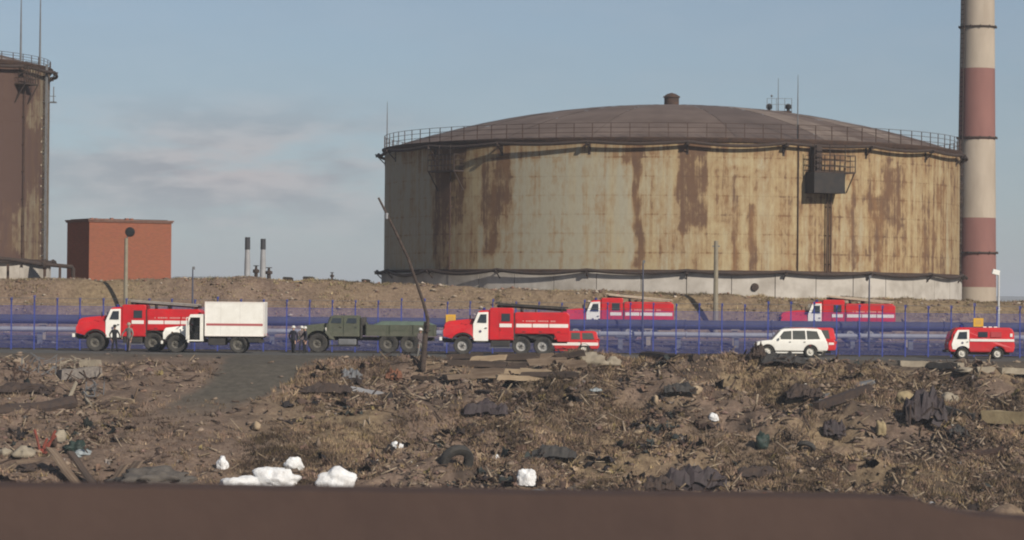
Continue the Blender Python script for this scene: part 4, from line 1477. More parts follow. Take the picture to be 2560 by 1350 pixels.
# white box truck
def box_truck(loc):
    t = empty('box_truck', loc)
    m = MB().b2(0.2, 6.4, -0.42, -0.32, 0.66, 0.88).b2(0.2, 6.4, 0.32, 0.42, 0.66, 0.88)
    for x in (0.85, 4.85):
        m.tube([(x, -0.85, 0.56), (x, 0.85, 0.56)], 0.1, 8)
    for x in (0.4, 2.2, 3.9, 6.2):
        m.b2(x, x + 0.12, -0.36, 0.36, 0.68, 0.86)
    m.build('chassis', M_DARK, t)
    MB().b2(-0.12, 0.02, -1.1, 1.1, 0.55, 0.76).build('bumper', M_WHITE, t, bevel=0.03)
    MB().prism([(0.06, 0.8), (0.02, 1.42), (0.12, 1.58), (1.5, 1.76), (1.55, 0.8)], -0.66, 0.66, 1.4, 0.3).build('bonnet', M_WHITE, t, bevel=0.05)
    m = MB()
    for k in range(6):
        m.b2(-0.005, 0.045, -0.55 + k * 0.2, -0.45 + k * 0.2, 0.95, 1.38)
    m.build('grille', M_DARK, t)

    def fender(s):
        pr = [(0.03, 0.86), (0.02, 1.3), (0.16, 1.46), (1.2, 1.52), (1.5, 1.45), (1.62, 1.2), (1.70, 0.62)] + arc(0.85, 0.56, 0.74, 8, 158, 14)
        MB().prism(pr, s * 0.6, s * 1.13, 1.3, 0.3).build('fender', M_WHITE, t, bevel=0.03)
        ar = arc(0.85, 0.56, 0.70, 10, 165, 14)
        MB().prism(ar + arc(0.85, 0.56, 0.64, 165, 10, 14), s * 0.55, s * 1.14).build('wheel_arch', M_DARK, t)
        MB().lathe([(0, -0.03), (0.1, -0.02), (0.11, 0.05), (0, 0.06)], axis='x', n=12).build('headlight', M_LAMP, t, smooth=True, loc=(0.02, s * 0.86, 1.16))
        MB().lathe([(0, -0.02), (0.06, -0.02), (0.06, 0.02), (0, 0.02)], axis='y', n=10).build('side_lamp', mat('amber_lens', (0.12, 0.07, 0.04), 0.3), t, smooth=True, loc=(0.62, s * 1.12, 1.30))
    both(fender)
    # cab as a real shell so that one looks in through the open doorway
    m = MB()
    m.prism([(1.48, 0.82), (1.48, 1.76), (1.62, 1.76), (1.62, 0.82)], -1.08, 1.08)
    m.b2(1.48, 2.60, -1.08, 1.08, 0.74, 0.82)
    m.b2(2.50, 2.60, -1.08, 1.08, 0.82, 2.36)
    m.prism([(1.70, 2.36), (1.76, 2.46), (2.62, 2.48), (2.62, 2.36)], -1.06, 1.06)
    for s in (-1, 1):
        m.prism([(1.50, 1.76), (1.68, 2.36), (1.80, 2.36), (1.62, 1.76)], s * 0.98, s * 1.06)
        m.b2(2.38, 2.50, s * 0.98, s * 1.08, 0.82, 2.36)
        m.b2(1.62, 1.70, s * 0.98, s * 1.08, 0.82, 1.76)
        m.b2(1.70, 2.38, s * 1.0, s * 1.08, 2.26, 2.36)
    m.build('cab', M_WHITE, t, bevel=0.02)
    MB().add([(1.54, -0.97, 1.78), (1.54, 0.97, 1.78), (1.69, 0.95, 2.34), (1.69, -0.95, 2.34), (1.57, -0.97, 1.78), (1.57, 0.97, 1.78), (1.72, 0.95, 2.34), (1.72, -0.95, 2.34)],
             [(0, 3, 2, 1), (4, 5, 6, 7), (0, 1, 5, 4), (1, 2, 6, 5), (2, 3, 7, 6), (3, 0, 4, 7)]).build('windscreen', M_GLASS, t)
    MB().b2(2.0, 2.48, -0.9, 0.9, 0.84, 1.28).b2(2.36, 2.49, -0.9, 0.9, 1.28, 1.95).build('seat', M_BLACK, t, bevel=0.03)
    MB().b2(1.63, 1.85, -0.95, 0.95, 1.35, 1.75).build('dashboard', M_BLACK, t)
    sw = MB().lathe([(0.2, -0.015), (0.22, 0), (0.2, 0.015), (0.18, 0), (0.2, -0.015)], n=16).build('steering_wheel', M_BLACK, t)
    sw.location = (1.95, -0.5, 1.6)
    sw.rotation_euler = (0, -0.6, 0)
    d = MB().b2(1.70, 2.37, 1.03, 1.07, 0.85, 1.72).b2(1.70, 1.76, 1.03, 1.07, 1.72, 2.25).b2(2.31, 2.37, 1.03, 1.07, 1.72, 2.25).build('door', M_WHITE, t)
    MB().b2(1.76, 2.31, 1.04, 1.06, 1.72, 2.25).build('window', M_GLASSL, d)
    od = MB().b2(-0.02, 0.02, -0.66, 0.0, 0.85, 1.72).b2(-0.02, 0.02, -0.66, -0.6, 1.72, 2.25).b2(-0.02, 0.02, -0.06, 0.0, 1.72, 2.2).b2(-0.02, 0.02, -0.66, 0.0, 2.22, 2.28)
    od = od.build('door', M_WHITE, t, loc=(1.66, -1.08, 0))
    od.rotation_euler = (0, 0, -0.12)
    od['label'] = 'open white cab door'
    # box body
    MB().b2(2.70, 6.52, -1.18, 1.18, 1.10, 3.27).build('box_body', M_WHITE, t, bevel=0.03)
    for s in (-1, 1):
        for x in (2.70, 6.46):
            MB().b2(x, x + 0.06, s * 1.17, s * 1.20, 1.09, 3.29).build('edge_trim', M_STRIPE, t)
        MB().b2(2.76, 6.46, s * 1.172, s * 1.198, 3.22, 3.285).build('edge_trim', M_STRIPE, t)
        MB().b2(2.76, 6.46, s * 1.172, s * 1.198, 1.08, 1.15).build('edge_trim', M_STRIPE, t)

    def side(s):
        MB().b2(2.80, 6.42, s * 1.182, s * 1.189, 1.75, 1.90).build('stripe', mat('dull_red_stripe', (0.42, 0.10, 0.10), 0.6, (0.36, 0.1, 0.1), 3.0, 0.5), t)
        g = MB()
        for x in (3.72, 4.95):
            g.b2(x, x + 0.012, s * 1.182, s * 1.185, 1.16, 3.2)
        g.build('panel_seam', mat('seam_grey', (0.55, 0.52, 0.47), 0.6), t)
        MB().b2(2.9, 4.0, s * 0.5, s * 1.0, 0.5, 0.98).build('fuel_tank', M_DARK, t, bevel=0.04)
        MB().b2(5.5, 6.3, s * 0.7, s * 1.05, 0.72, 1.06).build('tool_box', M_DARK, t)
        MB().prism(arc(4.85, 0.56, 0.74, 158, 22, 12) + arc(4.85, 0.56, 0.70, 22, 158, 12), s * 0.7, s * 1.15).build('rear_mudguard', M_DARK, t)
        MB().b2(2.75, 6.45, s * 0.95, s * 1.05, 0.98, 1.09).build('side_rail', M_RUSTY, t)
        MB().b2(6.5, 6.54, s * 0.85, s * 1.05, 1.14, 1.26).build('tail_light', M_TAIL, t)
    both(side)
    for s in (-1, 1):
        wheel(t, 0.85, s * 0.92, 0.56, 0.33, M_RIMD, s, 0.5)
        wheel(t, 4.85, s * 0.92, 0.56, 0.36, M_RIMD, s, 0.62)
    tag(t, 'white box truck with thin red stripe and open cab door', 'box truck')
    return t


p = at(410, 881, 198.0)
box_truck((p.x, 198.2, 0.0))


# olive army truck
def army_truck(loc):
    t = empty('army_truck', loc)
    m = MB().b2(0.2, 9.0, -0.48, -0.36, 0.82, 1.06).b2(0.2, 9.0, 0.36, 0.48, 0.82, 1.06)
    for x in (1.37, 6.0, 7.4):
        m.tube([(x, -0.95, 0.62), (x, 0.95, 0.62)], 0.11, 8)
    for x in (0.5, 2.6, 4.6, 8.7):
        m.b2(x, x + 0.14, -0.4, 0.4, 0.84, 1.0)
    m.build('chassis', M_DARK, t)
    MB().b2(0.0, 0.18, -1.2, 1.2, 0.8, 1.08).build('bumper', M_GREEN, t, bevel=0.03)
    MB().prism([(0.36, 1.1), (0.3, 1.62), (0.45, 1.78), (1.92, 1.95), (1.92, 1.05)], -0.7, 0.7, 1.6, 0.25).build('bonnet', M_GREEN, t, bevel=0.05)
    m = MB()
    for k in range(7):
        m.b2(0.25, 0.29, -0.58 + k * 0.18, -0.5 + k * 0.18, 1.15, 1.58)
    m.build('grille', M_DARK, t)

    def fender(s):
        pr = [(0.25, 1.2), (0.3, 1.52), (0.55, 1.66), (1.9, 1.70), (2.25, 1.3), (2.5, 0.85), (2.35, 0.85)] + arc(1.37, 0.62, 0.82, 22, 150, 12)
        MB().prism(pr, s * 0.62, s * 1.22, 1.5, 0.3).build('fender', M_GREEN, t, bevel=0.03)
        h = MB().lathe([(0, -0.04), (0.12, -0.02), (0.13, 0.06), (0, 0.08)], axis='x', n=14).build('headlight', M_LAMP, t, smooth=True, loc=(0.24, s * 0.94, 1.45))
        MB().tube([(1.95, s * 1.18, 1.95), (1.9, s * 1.42, 1.62)], 0.02, 6).build('mirror_arm', M_DARK, t)
        MB().lathe([(0, -0.03), (0.14, -0.02), (0.14, 0.02), (0, 0.03)], axis='x', n=14).build('mirror', M_STRIPE, t, smooth=True, loc=(1.92, s * 1.42, 1.52))
        MB().b2(2.7, 3.9, s * 0.5, s * 1.15, 0.50, 0.92).build('fuel_tank', M_STEEL, t, bevel=0.08)
        MB().b2(2.1, 4.05, s * 0.9, s * 1.2, 0.42, 0.48).build('running_board', M_DARK, t)
    both(fender)
    MB().prism([(1.92, 1.05), (1.92, 1.85), (2.02, 1.92), (2.2, 2.38), (2.35, 2.46), (4.0, 2.46), (4.1, 2.38), (4.1, 1.05)], -1.16, 1.16, 1.85, 0.1).build('cab', M_GREEN, t, bevel=0.05)

    def cabside(s):
        for x0, x1, nm in ((2.06, 3.0, 'door'), (3.06, 4.0, 'door')):
            d = MB().prism([(x0, 1.08), (x0, 1.85), (x0 + (0.2 if x0 < 2.5 else 0), 2.36), (x1, 2.36), (x1, 1.08)], s * 1.165, s * 1.19, 1.85, 0.1).build(nm, M_GREEN, t, bevel=0.01)
            MB().prism([(x0 + 0.14, 1.95), (x0 + 0.27, 2.28), (x1 - 0.1, 2.28), (x1 - 0.1, 1.95)], s * 1.193, s * 1.203, 1.85, 0.1).build('window', M_GLASS, d)
            MB().b2(x1 - 0.2, x1 - 0.08, s * 1.19, s * 1.22, 1.66, 1.70).build('handle', M_DARK, d)
        MB().add([(2.05, s * 0.05, 1.96), (2.05, s * 1.05, 1.96), (2.19, s * 1.03, 2.36), (2.19, s * 0.05, 2.36), (2.0, s * 0.05, 1.97), (2.0, s * 1.05, 1.97), (2.15, s * 1.03, 2.38), (2.15, s * 0.05, 2.38)],
                 [(0, 1, 2, 3), (4, 5, 6, 7), (0, 1, 5, 4), (1, 2, 6, 5), (2, 3, 7, 6), (3, 0, 4, 7)]).build('windscreen', M_GLASS, t)
    both(cabside)
    MB().lathe([(0.6, -0.16), (0.6, 0.16), (0.35, 0.16), (0.33, 0.0), (0.35, -0.16), (0.6, -0.16)], axis='x', n=24).build('spare_wheel', M_TYRE, t, smooth=True, loc=(4.32, 0.35, 1.75))
    MB().tube([(4.2, -0.85, 0.95), (4.22, -0.85, 2.3)], 0.09, 8).build('air_intake', M_DARK, t)
    # dropside body
    MB().b2(4.5, 9.1, -1.2, 1.2, 1.12, 1.24).build('bed_floor', M_GREEN, t)
    for s in (-1, 1):
        for x0, x1 in ((4.52, 6.02), (6.05, 7.55), (7.58, 9.08)):
            d = MB().b2(x0, x1, s * 1.16, s * 1.21, 1.22, 1.86)
            d.b2(x0 + 0.05, x0 + 0.12, s * 1.21, s * 1.24, 1.2, 1.88).b2(x1 - 0.12, x1 - 0.05, s * 1.21, s * 1.24, 1.2, 1.88)
            d.b2(x0 + 0.12, x1 - 0.12, s * 1.21, s * 1.235, 1.5, 1.56)
            d.build('side_board', M_GREEN, t)
        MB().prism(arc(6.0, 0.62, 0.76, 150, 40, 8) + arc(7.4, 0.62, 0.76, 140, 30, 8) + [(8.1, 1.08), (5.3, 1.08)], s * 0.7, s * 1.14).build('rear_mudguard', M_DARK, t)
    MB().b2(4.5, 4.56, -1.16, 1.16, 1.24, 2.0).build('headboard', M_GREEN, t)
    MB().b2(9.04, 9.1, -1.16, 1.16, 1.24, 1.86).build('tailboard', M_GREEN, t)
    # sheeted load
    n1, n2 = 22, 9
    vs, fs = [], []
    for i in range(n1):
        for j in range(n2):
            u, v = i / (n1 - 1), j / (n2 - 1)
            z = 1.86 + 0.24 * min(1, 6 * v, 6 * (1 - v)) * min(1, 7 * u + 0.1, 7 * (1 - u) + 0.1) + 0.04 * mnoise.noise((u * 9, v * 5, 2))
            vs.append((5.0 + 4.0 * u, -1.15 + 2.3 * v, z))
    for i in range(n1 - 1):
        for j in range(n2 - 1):
            fs.append((i * n2 + j, (i + 1) * n2 + j, (i + 1) * n2 + j + 1, i * n2 + j + 1))
    MB().add(vs, fs).build('tarpaulin', M_TARP, t, smooth=True)
    for x in (1.37, 6.0, 7.4):
        for s in (-1, 1):
            wheel(t, x, s * 1.0, 0.63, 0.42, M_RIMD, s, 0.5)
    tag(t, 'long olive green army truck with sheeted low bed behind the leaning pole', 'army truck')
    return t


p = at(745, 882, 203.0)
army_truck((p.x, 203.0, 0.0))


# passenger cars
def car(loc, name, label, cat, L_, body, green, wheels, r, paint, rim, hw, panes, stripe=None, roof_rail=False, glass=None, arch=1.22):
    t = empty(name, loc)
    glass = glass or M_GLASSL
    zb = max(q[1] for q in body)
    MB().prism(body, -hw, hw, zb * 0.8, 0.12).build('body', paint, t, bevel=0.05)
    MB().prism(green, -hw + 0.06, hw - 0.06, zb - 0.05, 0.22).build('cabin', paint, t, bevel=0.04)
    for s in (-1, 1):
        for pn in panes:
            MB().prism(pn, s * (hw - 0.075), s * (hw - 0.045), zb - 0.05, 0.22).build('window', glass, t)
        for wx in wheels:
            wheel(t, wx, s * (hw - 0.12), r, 0.25, rim, s, 0.64)
            MB().prism(arc(wx, r, r * arch, 175, 5, 14) + arc(wx, r, r * (arch - 0.08), 5, 175, 14), s * (hw - 0.28), s * (hw + 0.015)).build('wheel_arch', M_DARK, t)
        MB().b2(-0.02, 0.06, s * (hw - 0.45), s * (hw - 0.12), 0.72, 0.88).build('headlight', M_LAMP, t)
        MB().b2(L_ - 0.08, L_ + 0.02, s * (hw - 0.2), s * (hw - 0.03), 0.85, 1.05).build('tail_light', M_TAIL, t)
        x_m = panes[0][0][0]
        MB().b2(x_m + 0.05, x_m + 0.15, s * hw, s * (hw + 0.18), zb + 0.02, zb + 0.17).build('mirror', paint, t, bevel=0.02)
        MB().b2(wheels[0] + r * 1.3, wheels[1] - r * 1.3, s * (hw - 0.1), s * (hw + 0.02), r * 0.7, r * 0.95).build('sill', paint if not stripe else paint, t, bevel=0.02)
        if stripe:
            for x0, x1 in stripe[2]:
                MB().b2(x0, x1, s * (hw + 0.003), s * (hw + 0.009), stripe[0], stripe[1]).build('stripe', M_STRIPE, t)
        for k in range(1, len(panes)):
            xh = panes[k][0][0] - 0.12
            MB().b2(xh - 0.12, xh, s * hw, s * (hw + 0.03), zb - 0.16, zb - 0.12).build('handle', M_DARK, t)
        if roof_rail:
            zt = max(q[1] for q in green)
            MB().tube([(1.9, s * (hw - 0.28), zt - 0.03), (2.0, s * (hw - 0.28), zt + 0.05), (3.9, s * (hw - 0.28), zt + 0.05), (4.0, s * (hw - 0.28), zt - 0.03)], 0.02, 6).build('roof_rail', M_STEEL, t)
    w0, w1 = green[0], green[1]
    wn = Vector((w1[0] - w0[0], 0, w1[1] - w0[1])).normalized()
    out = Vector((-wn.z, 0, wn.x)) * 0.012
    q0, q1 = Vector((w0[0], 0, w0[1])) + wn * 0.1, Vector((w1[0], 0, w1[1])) - wn * 0.06
    vs = []
    for o_ in (out * 0.2, out * 2):
        for q, sy in ((q0, -1), (q0, 1), (q1, 1), (q1, -1)):
            yy = sy * (hw - 0.16 - (0.1 if q is q1 else 0))
            vs.append((q.x + o_.x, yy, q.z + o_.z))
    MB().add(vs, [(0, 1, 2, 3), (7, 6, 5, 4), (0, 4, 5, 1), (1, 5, 6, 2), (2, 6, 7, 3), (3, 7, 4, 0)]).build('windscreen', glass, t)
    MB().b2(0.35, L_ - 0.35, -hw + 0.25, hw - 0.25, r * 0.55, r * 1.0).build('underbody', M_DARK, t)
    tag(t, label, cat, None)
    return t


def arch_body(pts_front, pts_top, pts_rear, wheels, r, z0, k=1.2):
    """lower body outline with round wheel openings"""
    out = list(pts_front) + list(pts_top) + list(pts_rear)
    for wx in sorted(wheels, reverse=True):
        a0_ = math.degrees(math.asin(max(-1, min(1, (z0 - r) / (r * k)))))
        out += arc(wx, r, r * k, a0_, 180 - a0_, 12)
    return out


b1 = arch_body([(0.12, 0.42), (0.0, 0.5), (0.0, 0.78), (0.1, 0.98)], [(0.5, 1.06), (1.12, 1.13), (4.5, 1.14)], [(4.62, 1.0), (4.68, 0.65), (4.6, 0.44)], (0.76, 3.54), 0.375, 0.42, 1.22)
g1 = [(1.02, 1.10), (1.62, 1.76), (1.86, 1.85), (3.2, 1.89), (4.0, 1.86), (4.22, 1.78), (4.56, 1.12)]
pan1 = [[(1.42, 1.17), (1.80, 1.68), (2.30, 1.72), (2.30, 1.17)], [(2.38, 1.17), (2.38, 1.73), (3.18, 1.74), (3.22, 1.17)], [(3.32, 1.17), (3.28, 1.74), (3.95, 1.70), (4.15, 1.20)]]
p = at(1887, 893, 199.8)
car((p.x, 199.8, 0.0), 'off_road_car', 'white off-road car parked in front of a red car', 'car', 4.68, b1, g1, (0.76, 3.54), 0.375, M_WHITE, M_RIMW, 0.92, pan1, None, True)
# red car behind it
b2_ = arch_body([(0.12, 0.42), (0.0, 0.5), (0.0, 0.86), (0.1, 1.02)], [(0.5, 1.10), (1.05, 1.16), (4.4, 1.16)], [(4.52, 1.0), (4.56, 0.65), (4.5, 0.44)], (0.8, 3.5), 0.38, 0.42, 1.22)
g2 = [(0.98, 1.12), (1.5, 1.80), (1.7, 1.90), (4.2, 1.92), (4.38, 1.86), (4.54, 1.14)]
pan2 = [[(1.36, 1.2), (1.70, 1.72), (2.25, 1.74), (2.25, 1.2)], [(2.34, 1.2), (2.34, 1.75), (3.15, 1.76), (3.18, 1.2)], [(3.28, 1.2), (3.26, 1.76), (4.05, 1.76), (4.15, 1.2)]]
p = at(1914, 890, 202.6)
car((p.x, 202.6, 0.0), 'off_road_car', 'red off-road car mostly hidden behind the white one', 'car', 4.58, b2_, g2, (0.8, 3.5), 0.38, M_RED, M_RIMW, 0.9, pan2, (0.80, 0.95, ((0.3, 4.4),)))
# small red estate behind the fire truck's tail
b3 = arch_body([(0.10, 0.36), (0.0, 0.45), (0.0, 0.75), (0.08, 0.88)], [(0.5, 0.93), (1.1, 0.97), (3.95, 0.98)], [(4.05, 0.85), (4.1, 0.55), (4.0, 0.37)], (0.75, 3.1), 0.33, 0.36, 1.22)
g3 = [(1.02, 0.94), (1.45, 1.46), (1.62, 1.54), (3.75, 1.55), (3.92, 1.48), (4.04, 0.98)]
pan3 = [[(1.36, 1.0), (1.62, 1.42), (2.15, 1.44), (2.15, 1.0)], [(2.24, 1.0), (2.24, 1.44), (2.82, 1.44), (2.84, 1.0)], [(2.98, 1.0), (2.96, 1.44), (3.66, 1.43), (3.78, 1.0)]]
p = at(1498, 878, 204.0)
car((p.x - 4.12, 204.0, 0.0), 'estate_car', 'small red estate car with white stripe at the fire truck tail', 'car', 4.1, b3, g3, (0.75, 3.1), 0.33, M_RED, M_RIMW, 0.82, pan3, (0.60, 0.80, ((0.25, 2.85), (2.93, 4.02))))


# red minibus van with round nose
def van(loc):
    t = empty('van', loc)
    r = 0.36
    wh = (0.93, 3.22)
    body = arch_body([(0.16, 0.44), (0.02, 0.60), (0.0, 0.95), (0.08, 1.18)], [(0.30, 1.72), (0.46, 1.93), (0.75, 2.03), (3.95, 2.04), (4.16, 1.96)], [(4.27, 1.70), (4.30, 0.7), (4.22, 0.44)], wh, r, 0.44, 1.3)
    MB().prism(body, -0.95, 0.95, 1.35, 0.16).build('body', M_RED, t, bevel=0.08)
    for s in (-1, 1):
        dpr = [(0.30, 1.20), (0.46, 1.62), (0.62, 1.86), (1.36, 1.88), (1.36, 0.70)] + arc(0.93, r, r * 1.34, 42, 150, 8) + [(0.28, 0.62), (0.22, 0.95)]
        d = MB().prism(dpr, s * 0.955, s * 0.985, 1.35, 0.16).build('door', M_WHITE, t, bevel=0.01)
        MB().prism([(0.58, 1.30), (0.72, 1.74), (1.22, 1.76), (1.22, 1.30)], s * 0.987, s * 0.997, 1.35, 0.16).build('window', M_GLASS, d)
        MB().b2(1.18, 1.30, s * 0.985, s * 1.01, 1.08, 1.12).build('handle', M_DARK, d)
        MB().lathe([(0, 0), (0.075, 0), (0.075, 0.006), (0, 0.006)], axis='y', n=12).build('emblem', mat('emblem_blue', (0.12, 0.10, 0.16), 0.6), d, loc=(0.92, s * 0.988 - (0.006 if s < 0 else 0), 1.04))
        MB().b2(1.40, 4.27, s * 0.956, s * 0.964, 1.14, 1.30).build('stripe', M_STRIPE, t)
        for x0, x1 in ((1.95, 2.55), (2.75, 3.45)):
            MB().prism([(x0, 1.42), (x0, 1.76), (x1, 1.76), (x1, 1.42)], s * 0.957, s * 0.968, 1.35, 0.16).build('window', M_GLASS if x0 < 2.5 else mat('painted_window_blank', (0.40, 0.03, 0.035), 0.4), t)
        MB().b2(4.0, 4.16, s * 0.957 - s * 0.06, s * 0.965 - s * 0.03, 1.45, 1.66).build('side_reflector', M_STRIPE, t)
        for wx in wh:
            wheel(t, wx, s * 0.82, r, 0.24, M_RIMW, s, 0.62)
        MB().lathe([(0, -0.05), (0.10, -0.04), (0.11, 0.04), (0, 0.05)], axis='x', n=12).build('headlight', M_LAMP, t, smooth=True, loc=(0.01, s * 0.66, 0.98))
        MB().b2(4.28, 4.33, s * 0.7, s * 0.85, 0.8, 1.0).build('tail_light', M_TAIL, t)
        MB().tube([(0.42, s * 0.95, 1.5), (0.32, s * 1.12, 1.5)], 0.015, 5).b2(0.3, 0.34, s * 1.05, s * 1.2, 1.36, 1.64).build('mirror', M_BLACK, t)
        MB().add([(0.10, s * 0.04, 1.26), (0.10, s * 0.82, 1.26), (0.30, s * 0.76, 1.76), (0.30, s * 0.04, 1.76), (0.06, s * 0.04, 1.28), (0.06, s * 0.82, 1.28), (0.26, s * 0.76, 1.78), (0.26, s * 0.04, 1.78)],
                 [(0, 1, 2, 3), (4, 5, 6, 7), (0, 1, 5, 4), (1, 2, 6, 5), (2, 3, 7, 6), (3, 0, 4, 7)]).build('windscreen', M_GLASS, t)
    MB().b2(-0.1, 0.04, -0.9, 0.9, 0.42, 0.56).build('bumper', M_DARK, t, bevel=0.02)
    MB().b2(0.4, 4.0, -0.7, 0.7, 0.26, 0.5).build('underbody', M_DARK, t)
    m = MB()
    for x in (2.35, 2.7, 3.05):
        m.b2(x, x + 0.22, -0.3, 0.3, 2.03, 2.10)
    m.build('roof_hatch', M_STRIPE, t, bevel=0.01)
    MB().lathe([(0.1, 2.02), (0.1, 2.14), (0.05, 2.2), (0, 2.2)], c=(0.95, 0, 0), n=12).build('beacon', mat('beacon_blue', (0.02, 0.03, 0.18), 0.3), t, smooth=True)
    tag(t, 'round-nosed red van with white front door and white stripe', 'van')
    return t


p = at(2365, 899, 199.6)
van((p.x, 199.6, 0.0))


# ------------------------------------------------------------------ people
def person(loc, rz, jacket, trousers, cap, label, arms=((0.12, 0.0), (0.12, 0.0)), stride=0.1, H=1.76, cap_mat=None):
    t = empty('person', loc, rz)
    k = H / 1.76
    V, E, Rr = [], [], []

    def add(p_, r_, par=None):
        V.append(Vector(p_) * k)
        Rr.append(r_ * k)
        if par is not None:
            E.append((par, len(V) - 1))
        return len(V) - 1
    pel = add((0, 0, 0.95), 0.15)
    wai = add((0, 0, 1.12), 0.14, pel)
    che = add((0, -0.01, 1.33), 0.17, wai)
    nb_ = add((0, 0, 1.47), 0.09, che)
    nk = add((0, -0.01, 1.53), 0.055, nb_)
    h1 = add((0, -0.02, 1.60), 0.085, nk)
    h2 = add((0, -0.02, 1.68), 0.095, h1)
    h3 = add((0, -0.01, 1.75), 0.06, h2)
    nose = add((0, -0.125, 1.625), 0.016, h1)
    for s in (-1, 1):
        hp_ = add((s * 0.10, 0, 0.88), 0.105, pel)
        kn = add((s * 0.12, -0.03 - s * stride * 0.3, 0.48), 0.072, hp_)
        an = add((s * 0.13, -s * stride, 0.10), 0.05, kn)
        he = add((s * 0.13, 0.04 - s * stride, 0.045), 0.045, an)
        to = add((s * 0.16, -0.17 - s * stride, 0.04), 0.04, an)
        out_, fw_ = arms[0 if s < 0 else 1]
        sh = add((s * 0.19, 0, 1.41), 0.075, che)
        el = add((s * (0.23 + out_), -fw_ * 0.5, 1.14), 0.055, sh)
        wr = add((s * (0.22 + out_ * 0.7), -0.08 - fw_, 0.90 + fw_ * 0.6), 0.038, el)
        pa_ = add((s * (0.22 + out_ * 0.6), -0.10 - fw_, 0.83 + fw_ * 0.6), 0.036, wr)
        for f_, (dy, ln) in enumerate(((-0.03, 0.075), (-0.01, 0.085), (0.012, 0.08), (0.03, 0.06))):
            b0 = add((s * (0.215 + out_ * 0.6), -0.10 - fw_ + dy, 0.79 + fw_ * 0.6), 0.010, pa_)
            add((s * (0.195 + out_ * 0.6), -0.11 - fw_ + dy, 0.79 - ln + fw_ * 0.6), 0.009, b0)
        th_ = add((s * (0.20 + out_ * 0.6), -0.15 - fw_, 0.83 + fw_ * 0.6), 0.011, pa_)
        add((s * (0.19 + out_ * 0.6), -0.16 - fw_, 0.79 + fw_ * 0.6), 0.010, th_)
    me = bpy.data.meshes.new('body')
    me.from_pydata(V, E, [])
    ob = bpy.data.objects.new('body_source', me)
    COL.objects.link(ob)
    md = ob.modifiers.new('skin', 'SKIN')
    md.use_smooth_shade = True
    sk = me.skin_vertices[0].data
    for i, r_ in enumerate(Rr):
        sk[i].radius = (r_, r_ * (0.72 if i in (0, 1, 2) else 1.0))
        sk[i].use_root = (i == 0)
    ob.modifiers.new('sub', 'SUBSURF').levels = 1
    ob.modifiers['sub'].render_levels = 1
    dg = bpy.context.evaluated_depsgraph_get()
    m2 = bpy.data.meshes.new_from_object(ob.evaluated_get(dg))
    bpy.data.objects.remove(ob)
    m2.name = 'body'
    m2.materials.clear()
    for mm in (jacket, trousers, M_SKIN, M_BLACK):
        m2.materials.append(mm)
    for pl_ in m2.polygons:
        c = pl_.center / k
        if c.z > 1.50:
            i = 2
        elif c.z < 0.11:
            i = 3
        elif abs(c.x) > 0.175 and c.z < 0.885 and c.z > 0.6:
            i = 2
        elif c.z < 0.90 and abs(c.x) < 0.21:
            i = 1
        else:
            i = 0
        pl_.material_index = i
    b_o = bpy.data.objects.new('body', m2)
    COL.objects.link(b_o)
    b_o.parent = t
    hc = MB().lathe([(0.118, 1.66), (0.122, 1.70), (0.105, 1.77), (0.06, 1.805), (0, 1.815)], c=(0, -0.015, 0), n=14)
    hc.b2(-0.09, 0.09, -0.20, -0.10, 1.665, 1.685)
    hc.v = [(q[0] * k, q[1] * k, q[2] * k) for q in hc.v]
    hc.build(cap, cap_mat, t, smooth=True)
    tag(t, label, 'person')
    return t


def cloth(name, c, c2=None):
    return mat(name, c, 0.9, c2, 5.0, 0.6)


M_NAVY = cloth('navy_cloth', (0.028, 0.029, 0.042))
M_BLKC = cloth('black_cloth', (0.018, 0.018, 0.02))
M_GREYC = cloth('grey_cloth', (0.20, 0.19, 0.17))
M_BROWNC = cloth('grey_brown_cloth', (0.13, 0.105, 0.105))
M_HELM = mat('white_helmet', (0.72, 0.70, 0.64), 0.4)
M_HELMD = mat('dark_cap_cloth', (0.03, 0.028, 0.026), 0.8)
p = at(287, 880, 197.6)
person((p.x, 197.4, 0.0), 0.5, M_BLKC, M_BLKC, 'cap', 'person in black clothes and dark cap by the fire truck door', cap_mat=M_HELMD, H=1.72)
p = at(322, 881, 197.2)
person((p.x, 197.2, 0.0), -0.6, M_GREYC, M_BROWNC, 'cap', 'person in grey jacket and pale cap beside the red fire truck', arms=((0.2, 0.15), (0.1, 0.0)), cap_mat=cloth('pale_cap_cloth', (0.4, 0.36, 0.28)), H=1.86)
p = at(733, 882, 199.0)
person((p.x, 199.0, 0.0), 2.6, M_NAVY, M_BLKC, 'helmet', 'person in dark overalls and white helmet nearest the box truck', cap_mat=M_HELM, H=1.74)
p = at(754, 882, 200.2)
person((p.x, 200.2, 0.0), 0.3, M_BROWNC, M_NAVY, 'helmet', 'person in brown jacket and white helmet between two others', cap_mat=M_HELM, H=1.72)
p = at(763, 882, 199.2)
person((p.x, 199.2, 0.0), -1.2, M_NAVY, M_BLKC, 'helmet', 'person in dark overalls and white helmet by the army truck bumper', arms=((0.22, 0.2), (0.1, 0.05)), cap_mat=M_HELM, H=1.70)
p = at(1050, 893, 190.0)
person((p.x, 190.0, gz(p.x, 190.0) + 0.01), 0.9, M_BROWNC, M_GREYC, 'helmet', 'person in grey brown clothes and white helmet beside the leaning pole', arms=((0.12, 0.25), (0.15, 0.1)), cap_mat=M_HELM, H=1.82)


# ------------------------------------------------------------------ leaning pole and large debris on the dump
def sc(Y):
    return Y / F


def ground_pt(px, py):
    p_ = hit(px, py)
    return Vector((p_.x, p_.y, gz(p_.x, p_.y)))


